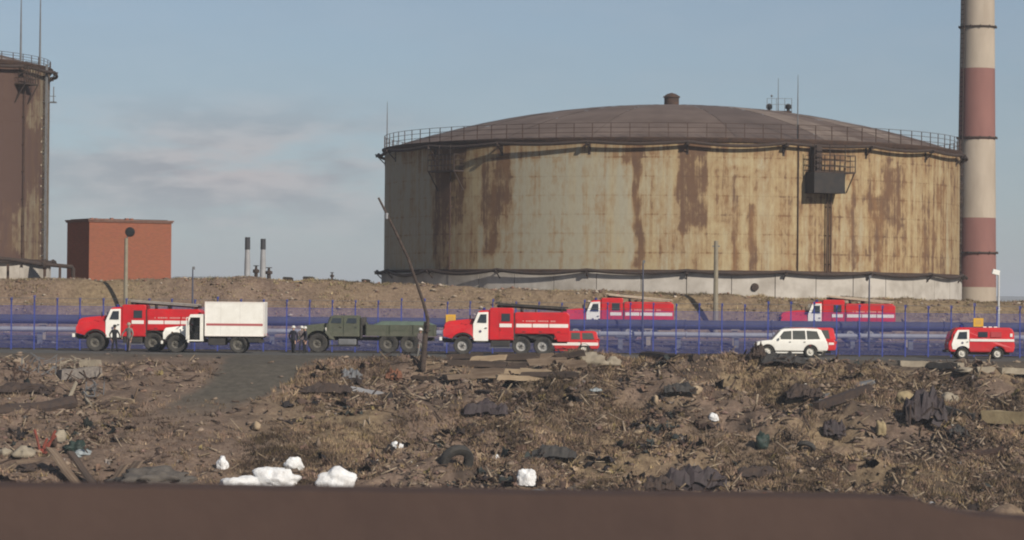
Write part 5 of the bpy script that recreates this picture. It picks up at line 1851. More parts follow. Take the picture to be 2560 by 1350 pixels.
o = ground_pt(1058, 926)
lp = empty('leaning_pole', o)
Yp = o.y
path = [at(1056, 940, Yp) - o, at(1060, 880, Yp) - o, at(1066, 805, Yp) - o]
MB().tube(path, [0.17, 0.17, 0.15], 10).build('stub_post', M_WOODD, lp, smooth=True)
path = [at(1068, 830, Yp - 0.2) - o, at(1070, 800, Yp - 0.2) - o, at(1058, 755, Yp - 0.15) - o, at(1020, 645, Yp) - o, at(982, 565, Yp) - o, at(946, 494, Yp) - o]
MB().tube(path, [0.10, 0.10, 0.095, 0.085, 0.075, 0.06], 8).build('pole', M_WOODD, lp, smooth=True)
c0 = at(967, 540, Yp) - o
MB().lathe([(0.075, -0.18), (0.095, -0.15), (0.095, 0.15), (0.075, 0.18)], c=c0, n=8).build('band', M_PALEPIPE, lp)
m_ = MB()
for py in (812, 826):
    c0 = at(1067, py, Yp - 0.1) - o
    m_.lathe([(0.19, -0.03), (0.21, -0.02), (0.21, 0.02), (0.19, 0.03)], c=c0, n=10)
m_.build('clamp', M_RUSTD, lp)
tag(lp, 'thin dark leaning pole strapped to a thick short post', 'pole')


def blob(name, px, py, w, h, d, material, seed, label, cat, group=None, rough=0.35, sink=0.25, rz=0.0, sub=3, freq=1.6):
    o_ = ground_pt(px, py)
    s_ = sc(o_.y)
    bm = bmesh.new()
    bmesh.ops.create_icosphere(bm, subdivisions=sub, radius=1.0)
    for v in bm.verts:
        q = v.co.normalized()
        f_ = 1 + rough * (mnoise.noise(q * freq + Vector((seed * 3.7, seed, 1))) + 0.5 * mnoise.noise(q * freq * 2.3 + Vector((seed, 9, 3))) + 0.25 * mnoise.noise(q * freq * 6 + Vector((2, seed, 3))))
        v.co = Vector((q.x * w * s_ / 2, q.y * d / 2, q.z * h * s_ * 0.62)) * f_
        if v.co.z < -0.25 * h * s_:
            v.co.z = -0.25 * h * s_
    me = bpy.data.meshes.new(name)
    bm.to_mesh(me)
    bm.free()
    me.materials.append(material)
    me.shade_smooth()
    ob = bpy.data.objects.new(name, me)
    COL.objects.link(ob)
    ob.location = (o_.x, o_.y, o_.z + h * s_ * (0.25 - sink * 0.4))
    ob.rotation_euler = (0, 0, rz)
    tag(ob, label, cat, group)
    return ob


# snow
for k, (px, py, w, h, lab) in enumerate((
        (597, 1226, 104, 44, 'flat lump of snow on the slope behind the wall beside two bigger lumps'), (686, 1213, 114, 56, 'long smooth slab of snow, the widest of the snow lumps'),
        (840, 1222, 96, 62, 'knobbly lump of snow with ragged side'), (734, 1174, 48, 36, 'tilted oblong chunk of snow above the widest snow slab'),
        (556, 1172, 28, 38, 'small upright chunk of snow among dry grass'), (668, 1222, 32, 13, 'small low scrap of snow in front of the widest slab'),
        (992, 1124, 32, 24, 'small grey-white chunk of snow near the old tyre'), (1314, 1212, 50, 48, 'round white snow lump alone at the slope foot'),
        (1783, 1054, 26, 22, 'small white snow ball high on the rubbish slope'), (1240, 1150, 17, 15, 'tiny white snow ball beside the old tyre'))):
    blob('snow_lump', px, py, w, h, max(0.5, w * 0.013), M_SNOW, k + 1, lab, 'snow', 'lumps of old snow', 0.36, 0.15, rng.uniform(-0.3, 0.3), 4, 1.3)
# rocks and concrete
for k, (px, py, w, h, m__, lab) in enumerate((
        (1480, 911, 84, 38, M_CONC, 'big pale boulder in front of the small red estate car'), (1530, 913, 42, 24, M_CONC, 'smaller pale rock leaning on the big boulder'),
        (2268, 1006, 52, 34, M_CONCY, 'yellowish concrete lump beside the crumpled dark scrap'), (2372, 1006, 50, 30, M_CONC, 'grey concrete lump behind the dark metal flap'),
        (2203, 1086, 26, 44, M_CONCY, 'upright yellowish stone on bare earth'), (60, 1142, 60, 34, M_CONC, 'pale stone at the track edge beside the red frame'),
        (148, 1102, 44, 34, M_CONC, 'pale concrete lump behind the red metal frame'), (10, 1140, 40, 24, M_CONC, 'low pale stone half out of sight by the track'),
        (2410, 930, 56, 14, M_CONC, 'flat concrete lump by the road near the van'))):
    blob('rock' if 'concrete' not in lab else 'concrete_lump', px, py, w, h, max(0.6, w * 0.018), m__, k + 31, lab, 'rock', None, 0.5, 0.2, 0.2 * k, 3, 1.2)


def beam(name, pa, pb, wd_, hg, material, label, cat, group=None, ya=None, yb=None, lift=0.0, jag=True, round_=False):
    """straight or slightly bowed length between two photo points that lie on the ground"""
    A = ground_pt(*pa) if ya is None else at(pa[0], pa[1], ya)
    B = ground_pt(*pb) if yb is None else at(pb[0], pb[1], yb)
    mid = (A + B) / 2
    s_ = sc(mid.y)
    d = B - A
    ln = d.length
    mb_ = MB()
    if round_:
        n_ = 7
        pts_ = [Vector((ln * (i / (n_ - 1) - 0.5), 0, 0.05 * math.sin(i * 1.3))) for i in range(n_)]
        mb_.tube(pts_, [hg * s_ / 2 * rng.uniform(0.9, 1.08) for _ in range(n_)], 10)
    else:
        n_ = 6
        vs, fs = [], []
        for i in range(n_):
            x = ln * (i / (n_ - 1) - 0.5)
            for j, (sy, sz) in enumerate(((-1, -1), (1, -1), (1, 1), (-1, 1))):
                jx = rng.uniform(-0.12, 0.12) if jag and i in (0, n_ - 1) else 0
                vs.append((x + jx, sy * wd_ / 2 * rng.uniform(0.93, 1.05), sz * hg * s_ / 2 * rng.uniform(0.9, 1.08) + 0.02 * math.sin(i * 2)))
        for i in range(n_ - 1):
            for j in range(4):
                k_ = (j + 1) % 4
                fs.append((i * 4 + j, i * 4 + k_, (i + 1) * 4 + k_, (i + 1) * 4 + j)[::-1])
        fs += [(0, 1, 2, 3), (n_ * 4 - 1, n_ * 4 - 2, n_ * 4 - 3, n_ * 4 - 4)]
        mb_.add(vs, fs)
    ob = mb_.build(name, material, None, smooth=round_)
    ob.matrix_world = Matrix.Translation(mid + Vector((0, 0, hg * s_ * 0.30 + lift))) @ d.to_track_quat('X', 'Z').to_matrix().to_4x4()
    tag(ob, label, cat, group)
    return ob


# timber stack by the leaning pole
GT = 'stacked weathered timber by the leaning pole'
LT = 'weathered timber in the long low stack beside the leaning pole'
for k in range(20):
    row = k // 5
    x0 = 1108 + rng.uniform(-10, 20) + (k % 5) * 66
    y0 = 905 + row * 15 + rng.uniform(-4, 5)
    L_ = rng.uniform(75, 150)
    tl = rng.uniform(-13, 6)
    if x0 + L_ > 1465:
        L_ = 1465 - x0
    mt_, wd__ = rng.choice([(M_WOOD, 'grey brown'), (M_WOODD, 'dark'), (M_WOODD, 'dark'), (M_WOODL, 'pale')])
    Yk = ground_pt(x0 + L_ / 2, y0 + tl / 2).y
    beam('timber', (x0, y0), (x0 + L_, y0 + tl), rng.uniform(0.25, 0.45), rng.uniform(11, 18), mt_, wd__ + ' ' + LT, 'timber', GT,
         ya=Yk + rng.uniform(-0.3, 0.3), yb=Yk + rng.uniform(-0.3, 0.3), lift=0.15)
beam('plank', (1392, 918), (1438, 899), 0.12, 7, M_WOODL, 'pale thin plank propped against the big boulder', 'plank')
beam('plank', (880, 976), (965, 992), 0.3, 12, M_PALEPIPE, 'pale grey bar lying across dark rubbish', 'bar')
beam('log', (1606, 890), (1742, 904), 0.4, 22, M_WOODD, 'thick dark log at the top of the rubbish slope', 'log', round_=True)
beam('log', (1190, 985), (1265, 986), 0.3, 12, M_WOODD, 'short dark log on bare soil below the timber stack', 'log', round_=True)
beam('plank', (1032, 946), (1098, 950), 0.25, 10, M_WOOD, 'grey plank at the foot of the leaning pole', 'plank')
# left dump
beam('rusty_pipe', (-40, 1050), (182, 1020), 0.6, 36, M_RUSTD, 'thick dark rusty pipe lying beside the dirt track', 'pipe', round_=True)
beam('plank', (-30, 912), (60, 908), 0.3, 10, M_CONC, 'long grey plank across scrap wire by the road', 'plank')
beam('slab', (200, 915), (248, 916), 0.9, 20, M_CONC, 'pale flat concrete slab by the road edge on the left dump', 'slab')
beam('plank', (148, 946), (248, 938), 0.9, 26, mat('grey_board', (0.23, 0.20, 0.17), 0.9, (0.13, 0.11, 0.1), 6.0, 0.9), 'grey ribbed board lying beside the scrap wire frames', 'board')
beam('plank', (283, 1000), (332, 1008), 0.22, 11, M_WOODL, 'short bright wood scrap beside the dirt track', 'wood scrap')
beam('plank', (255, 1034), (296, 1036), 0.25, 12, M_WOODL, 'short yellowish wood scrap below the bright one', 'wood scrap')
beam('plank', (148, 1018), (188, 1014), 0.35, 15, M_WOODL, 'broken pale wood at the end of the rusty pipe', 'wood scrap')
Yq = ground_pt(175, 1010).y
beam('plank', (172, 1000), (192, 956), 0.1, 8, M_CONC, 'thin pale stick standing askew above the rusty pipe', 'stick', ya=Yq, yb=Yq + 0.6)
for k, (x_, y_) in enumerate(((213, 1000), (228, 1008), (205, 985), (240, 998))):
    beam('plank', (x_, y_), (x_ + 16, y_ + 20 - 9 * k), 0.14, 9, M_WOOD if k % 2 else M_CONC, 'short broken stick in the litter beside the rusty pipe', 'stick', 'broken sticks beside the rusty pipe')
# scrap wire and bed frames
for k, (px, py, w, h, lab) in enumerate(((95, 935, 95, 42, 'tangle of pale scrap wire and tubes by the road'), (52, 948, 40, 36, 'rusty bed frame standing in the scrap wire'),
                                         (185, 928, 80, 34, 'flattened wire mesh frame next to the ribbed board'), (235, 992, 50, 36, 'small tangle of wire above the rusty pipe end'))):
    o_ = ground_pt(px, py)
    s_ = sc(o_.y)
    m_ = MB()
    r_ = random.Random(k + 5)
    for i in range(20):
        q0 = Vector((r_.uniform(-0.5, 0.5) * w * s_, r_.uniform(-0.6, 0.6), r_.uniform(-0.05, 0.9) * h * s_))
        q1 = q0 + Vector((r_.uniform(-0.4, 0.4) * w * s_, r_.uniform(-0.5, 0.5), r_.uniform(-0.5, 0.5) * h * s_))
        q1.z = max(-0.05, q1.z)
        m_.tube([q0, (q0 + q1) / 2 + Vector((0, 0, r_.uniform(-0.1, 0.15))), q1], r_.uniform(0.018, 0.04), 5)
    for i in range(3):
        x = (-0.45 + 0.45 * i) * w * s_
        m_.tube([(x, 0.1, -0.15), (x + 0.05, 0.1, h * s_)], 0.035, 5)
    ob = m_.build('wire_tangle', [M_STEEL, M_RUSTY, M_CONC, M_STEEL][k] if k != 1 else M_RUSTY)
    ob.location = o_
    tag(ob, lab, 'scrap')
# red frame, boards and black bags in the near left
o_ = ground_pt(108, 1136)
s_ = sc(o_.y)
m_ = MB()
for (a0_, a1_) in (((-22, 62), (-6, 4)), ((-6, 4), (32, 48)), ((10, 40), (-4, 6)), ((30, 60), (6, 2)), ((-26, 2), (36, 6))):
    m_.tube([Vector((a0_[0] * s_, 0, a0_[1] * s_)), Vector((a1_[0] * s_, -0.1, a1_[1] * s_))], 0.075, 6)
ob = m_.build('red_frame', M_REDRUST)
ob.location = o_
tag(ob, 'bent red painted metal frame above the pit boards', 'scrap')
beam('plank', (45, 1158), (140, 1150), 0.3, 9, M_WOOD, 'thin grey plank lying under the red frame', 'plank')
Yq = ground_pt(200, 1215).y
Yr = ground_pt(305, 1205).y
for k, (xa, ya_, xb, yb_, wpx, lab) in enumerate(((126, 1126, 205, 1232, 34, 'wide weathered board leaning down into the pit'), (176, 1136, 246, 1232, 26, 'narrow weathered board leaning beside the wide one'),
                                                 (262, 1236, 312, 1166, 20, 'upright board with pale edge at the pit'), (288, 1236, 344, 1160, 34, 'broad splintered board leaning over the dark pit'))):
    beam('board', (xa, ya_), (xb, yb_), wpx * sc(Yq), 6, M_WOOD if k != 1 else M_WOODD, lab, 'board', None, ya=Yq + 0.6 if k < 2 else Yr - 1.6, yb=Yq - 0.3 if k < 2 else Yr - 0.7, lift=0.05)
for k, (px, py, w, h, m__, lab) in enumerate(((190, 1128, 56, 32, M_GRNJUNK, 'dark green crumpled sheet behind the leaning boards'), (205, 1140, 52, 20, M_PLASTIC, 'pale grey crumpled sheet beside the dark green one'),
                                              (385, 1214, 190, 52, mat('grey_ash', (0.115, 0.10, 0.085), 0.95, (0.08, 0.068, 0.06), 2.0, 0.8, bump=0.4), 'smooth grey ash mound at the pit'),
                                              (70, 1176, 60, 20, M_RUSTD, 'dark scrap lump under the thin grey plank'))):
    blob('heap' if 'mound' in lab else 'crumpled_sheet' if 'sheet' in lab else 'scrap_lump', px, py, w, h, max(0.7, w * 0.016), m__, k + 71, lab, 'heap' if 'mound' in lab else 'rubbish', None, 0.55, 0.3, 0.3 * k, 4, 2.2)


# old truck tyre half buried
def tyre(px, py, rpx, lab, tilt, rz):
    o_ = ground_pt(px, py)
    R_ = rpx * sc(o_.y)
    w = R_ * 0.5
    prof = [(R_ * 0.55, w * 0.3), (R_ * 0.72, w * 0.5), (R_ * 0.95, w * 0.48), (R_, w * 0.3), (R_, -w * 0.3), (R_ * 0.95, -w * 0.48), (R_ * 0.72, -w * 0.5), (R_ * 0.55, -w * 0.3)]
    r0_ = empty('old_tyre', o_ + Vector((0, 0, R_ * 0.35)))
    m = MB().lathe(prof, axis='y', n=32)
    m.build('tread', M_TYRE, r0_, smooth=True)
    MB().lathe([(R_ * 0.52, w * 0.28), (R_ * 0.6, w * 0.3), (R_ * 0.6, -w * 0.3), (R_ * 0.52, -w * 0.28)], axis='y', n=24).build('bead', M_DARK, r0_, smooth=True)
    r0_.rotation_euler = (tilt, 0, rz)
    tag(r0_, lab, 'tyre')


tyre(1140, 1172, 46, 'big old black tyre half buried in dry grass', 0.5, 0.5)
tyre(1395 + 620, 1128, 24, 'small black tyre on the rubbish slope', 0.9, -0.4)


# wrecked machinery: bent plates on a bent frame
def wreck(px, py, w, h, lab, seed, material, name='metal_wreck', depth=1.3):
    o_ = ground_pt(px, py)
    s_ = sc(o_.y)
    W, H_ = w * s_, h * s_
    r_ = random.Random(seed)
    r0_ = empty(name, o_)
    n1, n2 = 14, 8
    vs, fs = [], []
    for i in range(n1):
        for j in range(n2):
            u, v = i / (n1 - 1), j / (n2 - 1)
            z = H_ * (0.95 * math.sin(math.pi * (0.12 + 0.8 * u)) ** 0.5 * (0.55 + 0.45 * math.sin(math.pi * v)) + 0.5 * mnoise.noise((u * 5 + seed, v * 4, 1)) + 0.3 * mnoise.noise((u * 11 + seed, v * 9, 4)))
            vs.append(((u - 0.5) * W, (v - 0.5) * depth * 1.2 + 0.1 * mnoise.noise((u * 5, v * 5, seed)), max(z, 0.1 * H_) * (0.45 if v < 0.1 or v > 0.9 else 1.0)))
    fs = [(i * n2 + j, (i + 1) * n2 + j, (i + 1) * n2 + j + 1, i * n2 + j + 1) for i in range(n1 - 1) for j in range(n2 - 1)]
    sh = MB().add(vs, fs).build('crumpled_panel', material, r0_, smooth=False)
    sd = sh.modifiers.new('thick', 'SOLIDIFY')
    sd.thickness = 0.03
    m = MB()
    for i in range(12):
        q0 = Vector((r_.uniform(-0.5, 0.5) * W, r_.uniform(-0.6, -0.2) * depth, r_.uniform(-0.05, 0.5) * H_))
        q1 = Vector((q0.x + r_.uniform(-0.25, 0.25) * W, q0.y + r_.uniform(-0.2, 0.4), r_.uniform(-0.1, 0.8) * H_))
        m.tube([q0, (q0 + q1) / 2 + Vector((r_.uniform(-0.1, 0.1), 0, r_.uniform(-0.05, 0.15))), q1], r_.uniform(0.035, 0.075), 6)
    tag(m.build('bent_frame', M_RUSTD, r0_), kind='stuff')
    for i in range(3):
        b_ = MB().box((r_.uniform(-0.4, 0.4) * W, -0.45 * depth, r_.uniform(0.1, 0.4) * H_), (0.22 * W, 0.05, 0.35 * H_), Matrix.Rotation(r_.uniform(-0.6, 0.6), 3, 'Y') @ Matrix.Rotation(r_.uniform(-0.5, 0.5), 3, 'X'))
        b_.build('torn_plate', material, r0_)
    tag(r0_, lab, 'wreck')


M_PURP = mat('purple_brown_scrap', (0.055, 0.040, 0.042), 0.7, (0.035, 0.027, 0.026), 3.0, 0.8, bump=0.3)
wreck(1740, 1226, 150, 60, 'dark rusty wreck with curved panel at the slope foot', 3, M_PURP)
wreck(1648, 1230, 80, 40, 'low tangle of dark rusty metal beside the curved wreck', 4, M_RUSTD, 'metal_wreck', 1.0)
wreck(2312, 1066, 104, 84, 'crumpled dark purplish metal scrap standing on the slope', 8, M_PURP)
wreck(2010, 1000, 90, 34, 'flat dark metal scrap on the rubbish slope below the white car', 9, M_RUSTD)
wreck(1955, 910, 110, 26, 'dark sheet heap in front of the white off-road car', 10, M_DARK, 'sheet_heap', 1.6)
wreck(1895, 896, 34, 36, 'small dark wire bush of scrap by the white car front', 12, M_RUSTD, 'wire_scrap', 0.8)
wreck(985, 950, 40, 26, 'small orange rusty scrap near the leaning pole', 14, mat('orange_rust', (0.20, 0.085, 0.045), 0.9, (0.13, 0.06, 0.04), 3.0, 0.8), 'rusty_scrap', 0.8)
wreck(880, 950, 50, 26, 'grey twisted metal on the bank beside the dirt track', 15, M_STEEL, 'rusty_scrap', 0.8)
wreck(820, 985, 120, 26, 'wide dark litter heap along the dirt track edge', 16, M_RUSTD, 'litter_heap', 1.4)
wreck(1215, 1040, 110, 36, 'dark litter heap in the hollow below the timber stack', 18, M_PURP, 'litter_heap', 1.4)
wreck(1385, 1150, 110, 34, 'dark rag heap above the round snow lump', 21, M_DARK, 'rag_heap', 1.3)
wreck(1905, 1196, 130, 30, 'low dark rag heap right of the curved wreck', 22, M_RUSTD, 'rag_heap', 1.3)
wreck(2085, 1096, 56, 44, 'dark upright scrap plate below the two beams', 23, M_PURP, 'scrap_plate', 0.9)
wreck(1700, 985, 80, 26, 'dark torn sheet beside the pale yellow litter bundle', 24, M_DARK, 'torn_sheet', 1.1)
wreck(2395, 1092, 46, 26, 'small dark scrap between crumpled scrap and reddish pipe', 25, M_DARK, 'scrap_plate', 0.8)
wreck(60, 985, 150, 26, 'long dark soil and rag heap above the rusty pipe', 26, M_RUSTD, 'rag_heap', 1.4)
for k, (px, py, w, h, lab) in enumerate(((1990, 1100, 90, 70, 'tangle of dry roots beside the green sheet'), (2040, 1176, 90, 56, 'tangle of dry roots and wire low on the slope'),
                                         (1780, 1100, 80, 46, 'tangle of dry branches under the small snow ball'), (1480, 1060, 90, 36, 'loose tangle of thin branches in mid slope'))):
    o_ = ground_pt(px, py)
    s_ = sc(o_.y)
    m_ = MB()
    r_ = random.Random(k + 55)
    for i in range(26):
        q0 = Vector((r_.uniform(-0.16, 0.16) * w * s_, r_.uniform(-0.2, 0.2), r_.uniform(-0.1, 0.2) * h * s_))
        dv = Vector((r_.uniform(-0.45, 0.45) * w * s_, r_.uniform(-0.4, 0.4), r_.uniform(-0.2, 0.75) * h * s_))
        m_.tube([q0, q0 + dv * 0.4 + Vector((r_.uniform(-0.12, 0.12), 0, 0.08)), q0 + dv * 0.8, q0 + dv + Vector((r_.uniform(-0.1, 0.1), 0, -0.06))], [0.035, 0.03, 0.02, 0.01], 5)
    ob = m_.build('root_tangle', [M_WOOD, M_WOODD, M_WOOD, M_WOOD][k])
    ob.location = o_
    tag(ob, lab, 'branches')
beam('metal_flap', (2345, 1022), (2440, 1046), 0.7, 13, M_DARK, 'dark flat metal flap leaning from the crumpled scrap', 'scrap')
beam('concrete_beam', (2462, 1052), (2600, 1056), 0.7, 32, M_CONCY, 'yellowish concrete beam lying on the slope below the van', 'beam')
beam('rusty_pipe', (2398, 1148), (2510, 1136), 0.45, 24, M_REDRUST if False else M_RUSTY, 'short reddish brown pipe on bare earth', 'pipe', round_=True)
beam('rusty_beam', (2040, 1024), (2172, 978), 0.4, 20, M_RUSTD, 'long dark beam lying up the slope, lower of two', 'beam')
beam('rusty_beam', (2030, 1006), (2180, 960), 0.5, 14, M_STEEL, 'long grey beam lying up the slope above the dark one', 'beam')
beam('rusty_beam', (2120, 926), (2236, 948), 0.4, 18, M_RUSTD, 'bowed dark beam high on the slope between car and van', 'beam')
beam('plank', (2148, 952), (2215, 960), 0.3, 8, M_WOOD, 'grey plank just below the bowed dark beam', 'plank')
for k, (xa, xb, y_) in enumerate(((2245, 2320, 914), (2328, 2402, 918), (2440, 2482, 930), (2500, 2590, 932))):
    beam('kerb_block', (xa, y_), (xb, y_ + 1), 0.4, 15, M_CONC, 'pale concrete kerb block along the road edge near the van', 'kerb block', 'kerb blocks along the road edge')
blob('crumpled_sheet', 1905, 1118, 36, 46, 0.9, M_GRNJUNK, 95, 'dark green crumpled plastic sheet in the dry grass', 'sheet', None, 0.7, 0.3, 0, 3, 1.6)
for k, (px, py, w, h, m__, lab) in enumerate(((1740, 985, 30, 26, M_WOODL, 'pale yellow litter bundle on the slope'), (1600, 1086, 40, 12, M_WOODL, 'pale cardboard strip on the slope'),
                                              (1490, 980, 42, 12, M_PLASTIC, 'grey plastic scrap below the big boulder'), (1640, 1010, 12, 30, M_WOODL, 'pale stick poking from the slope'),
                                              (795, 1118, 18, 26, M_WOOD, 'small brown clod sticking up in dry grass'), (640, 1074, 36, 24, M_WOODL, 'tan litter clump where the track ends'),
                                              (1910, 1240, 12, 10, M_ORANGE, 'tiny orange scrap at the slope foot'), (1345, 1235, 60, 12, M_PLASTIC, 'grey plastic sheet beside the round snow lump'),
                                              (2330, 1262, 24, 10, M_PALEPIPE, 'small pale scrap on bare earth by the wall end'))):
    blob('litter', px, py, w, h, max(0.3, w * 0.012), m__, 101 + k, lab, 'litter', None, 0.6, 0.15, 0.4 * k, 2, 2.2)

# ------------------------------------------------------------------ countless small litter, stones and dry grass
FAN_Y0, FAN_Y1 = 155.0, 192.0


def scatter(n, y0, y1, seed, dens=None):
    r = np.random.default_rng(seed)
    y = r.uniform(y0, y1, n * 2)
    x = r.uniform(-1, 1, n * 2) * (y * 1280 / F * 1.08 + 5.5)
    keep = np.ones(len(x), bool)
    if dens is not None:
        keep = r.random(len(x)) < dens(x, y)
    x, y = x[keep][:n], y[keep][:n]
    return x, y, ground_h(x, y), r


def grass_dens(x, y):
    d = np.clip(0.45 + 1.6 * vnoise(x, y, 5.0, 22) + 1.0 * vnoise(x, y, 1.4, 55), 0.03, 1) * (0.15 + 0.85 * sstep(x, -16, -9))
    d = d * (1 - track_mask(x, y)) * (1 - sstep(y, 184, 188))
    return np.clip(d, 0, 1)


def tint_material(name, rough=0.95):
    m = bpy.data.materials.new(name)
    m.use_nodes = True
    t = m.node_tree
    b = t.nodes['Principled BSDF']
    b.inputs['Roughness'].default_value = rough
    b.inputs['Specular IOR Level'].default_value = 0.1
    a__ = nd(t, 'ShaderNodeAttribute', attribute_name='tint')
    g = nd(t, 'ShaderNodeNewGeometry')
    n1 = nd(t, 'ShaderNodeTexNoise', inp={'Scale': 9.0, 'Detail': 3.0})
    t.links.new(g.outputs['Position'], n1.inputs['Vector'])
    mr_ = nd(t, 'ShaderNodeMapRange', inp={'From Min': 0.3, 'From Max': 0.7, 'To Min': 0.7, 'To Max': 1.2})
    t.links.new(n1.outputs['Fac'], mr_.inputs['Value'])
    mx = nd(t, 'ShaderNodeMix', data_type='RGBA', blend_type='MULTIPLY')
    mx.inputs['Factor'].default_value = 1.0
    t.links.new(a__.outputs['Color'], mx.inputs['A'])
    t.links.new(mr_.outputs[0], mx.inputs['B'])
    t.links.new(mx.outputs['Result'], b.inputs['Base Color'])
    return m


M_GRASS = tint_material('dry_grass_blades')
M_RUB = tint_material('mixed_rubble')
GRASS_COLS = np.array([(0.25, 0.175, 0.11), (0.19, 0.128, 0.085), (0.30, 0.22, 0.14), (0.14, 0.094, 0.065), (0.24, 0.175, 0.09), (0.11, 0.076, 0.056), (0.22, 0.145, 0.105), (0.17, 0.112, 0.08)])


def grass(name, n, blades, y0, y1, seed, hmin, hmax, dens, wid, spread, cols):
    x, y, z, r = scatter(n, y0, y1, seed, dens)
    n = len(x)
    clump = np.clip(0.75 + 1.1 * vnoise(x, y, 0.8, seed + 3), 0.35, 1.5)
    h = r.uniform(hmin, hmax, n) * clump
    ci = r.integers(0, len(cols), n)
    X = np.repeat(x, blades) + r.normal(0, spread, n * blades)
    Yb = np.repeat(y, blades) + r.normal(0, spread, n * blades)
    Z = np.repeat(z, blades) - 0.03
    Hh = np.repeat(h, blades) * r.uniform(0.5, 1.15, n * blades)
    ang = r.uniform(0, 2 * np.pi, n * blades)
    lean = r.uniform(0.1, 0.9, n * blades) * Hh
    la_ = r.uniform(0, 2 * np.pi, n * blades)
    w = wid * r.uniform(0.6, 1.4, n * blades)
    a_3 = np.stack([X - np.cos(ang) * w, Yb - np.sin(ang) * w, Z], -1)
    b_3 = np.stack([X + np.cos(ang) * w, Yb + np.sin(ang) * w, Z], -1)
    c_3 = np.stack([X + np.cos(la_) * lean, Yb + np.sin(la_) * lean, Z + Hh], -1)
    co_ = np.stack([a_3, b_3, c_3], 1).reshape(-1, 3)
    tr = np.arange(len(co_)).reshape(-1, 3)
    ob_ = fast_mesh(name, co_, tr, 3, M_GRASS, smooth=False)
    patch = np.clip(1.0 + 1.5 * vnoise(x, y, 2.2, seed + 9) + 0.8 * vnoise(x, y, 0.9, seed + 10), 0.35, 1.65)[:, None]
    col = cols[ci] * r.uniform(0.6, 1.3, (n, 1)) * patch
    vattr(ob_, 'tint', np.repeat(col, blades * 3, 0))
    return ob_


g1_ = grass('dry_grass', 60000, 8, FAN_Y0, 190, 301, 0.14, 0.44, grass_dens, 0.032, 0.14, GRASS_COLS)
tag(g1_, 'dry brown grass covering the rubbish slope', 'grass', None, 'stuff')
g2_ = grass('bank_grass', 9000, 7, 226.8, 237, 302, 0.08, 0.28, lambda x, y: np.clip(0.5 + 1.4 * vnoise(x, y, 4, 77), 0, 1), 0.03, 0.12,
            np.array([(0.27, 0.20, 0.11), (0.22, 0.155, 0.09), (0.30, 0.235, 0.13), (0.20, 0.13, 0.085), (0.24, 0.20, 0.10)]))
tag(g2_, 'short dry grass on the bank in front of the tanks', 'grass', None, 'stuff')


def rubble(name, n, y0, y1, seed, smin, smax, dens, cols, flat=0.6, zoff=0.3):
    """small angular lumps, each an irregular eight-faced stone"""
    x, y, z, r = scatter(n, y0, y1, seed, dens)
    n = len(x)
    base = np.array([(1, 0, 0), (0, 1, 0), (-1, 0, 0), (0, -1, 0), (0, 0, 1), (0, 0, -1)], float)
    tri = np.array([(0, 1, 4), (1, 2, 4), (2, 3, 4), (3, 0, 4), (1, 0, 5), (2, 1, 5), (3, 2, 5), (0, 3, 5)])
    s = smin + (smax - smin) * r.random(n) ** 3
    v = base[None] * r.uniform(0.55, 1.3, (n, 6, 1)) + r.normal(0, 0.18, (n, 6, 3))
    ang = r.uniform(0, 2 * np.pi, n)
    ca, sa = np.cos(ang)[:, None], np.sin(ang)[:, None]
    el = r.uniform(0.6, 2.0, (n, 1))
    vx = v[:, :, 0] * el
    vy = v[:, :, 1]
    V_ = np.stack([vx * ca - vy * sa, vx * sa + vy * ca, v[:, :, 2] * flat], -1) * s[:, None, None]
    V_ += np.stack([x, y, z + s * flat * zoff], -1)[:, None]
    T_ = (tri[None] + (np.arange(n) * 6)[:, None, None]).reshape(-1, 3)
    ob_ = fast_mesh(name, V_.reshape(-1, 3), T_, 3, M_RUB, smooth=False)
    ci = r.integers(0, len(cols), n)
    vattr(ob_, 'tint', np.repeat(cols[ci] * r.uniform(0.7, 1.3, (n, 1)), 6, 0))
    return ob_


RC = np.array([(0.17, 0.125, 0.095), (0.22, 0.16, 0.12), (0.13, 0.092, 0.075), (0.27, 0.205, 0.15), (0.09, 0.066, 0.055), (0.24, 0.18, 0.135), (0.17, 0.11, 0.09), (0.19, 0.145, 0.115)])


def rub_dens(x, y):
    return np.clip((0.15 + 0.85 * sstep(x, -14, -6) + 0.35 * sstep(-x, 20, 24)) * (0.45 + 1.2 * vnoise(x, y, 2.5, 66)) * (1 - 0.95 * track_mask(x, y)) * (1 - 0.85 * sstep(y, 185, 189)), 0, 1)


tag(rubble('rubble', 22000, FAN_Y0, 193, 401, 0.03, 0.27, rub_dens, RC), 'brown clods and small rubble strewn over the slope', 'rubble', None, 'stuff')
pale = np.array([(0.45, 0.38, 0.30), (0.55, 0.50, 0.43), (0.36, 0.29, 0.2), (0.34, 0.33, 0.32), (0.6, 0.56, 0.5), (0.3, 0.2, 0.1)])
tag(rubble('litter_scraps', 700, FAN_Y0, 190, 402, 0.03, 0.15, rub_dens, pale, 0.5), 'small pale scraps of litter on the slope', 'litter', None, 'stuff')
tag(rubble('bank_stones', 5000, 226.6, 236, 403, 0.03, 0.22, lambda x, y: np.clip(0.4 + 1.5 * vnoise(x, y, 3, 88), 0, 1),
           np.array([(0.22, 0.16, 0.12), (0.30, 0.24, 0.18), (0.15, 0.105, 0.085), (0.26, 0.15, 0.11), (0.4, 0.33, 0.26)])), 'small stones on the bank', 'stones', None, 'stuff')
tag(rubble('verge_stones', 2500, 208.6, 215.2, 404, 0.04, 0.2, None, np.array([(0.13, 0.12, 0.125), (0.18, 0.165, 0.16), (0.09, 0.08, 0.085)])), 'grey stones between the fence and the service road', 'stones', None, 'stuff')


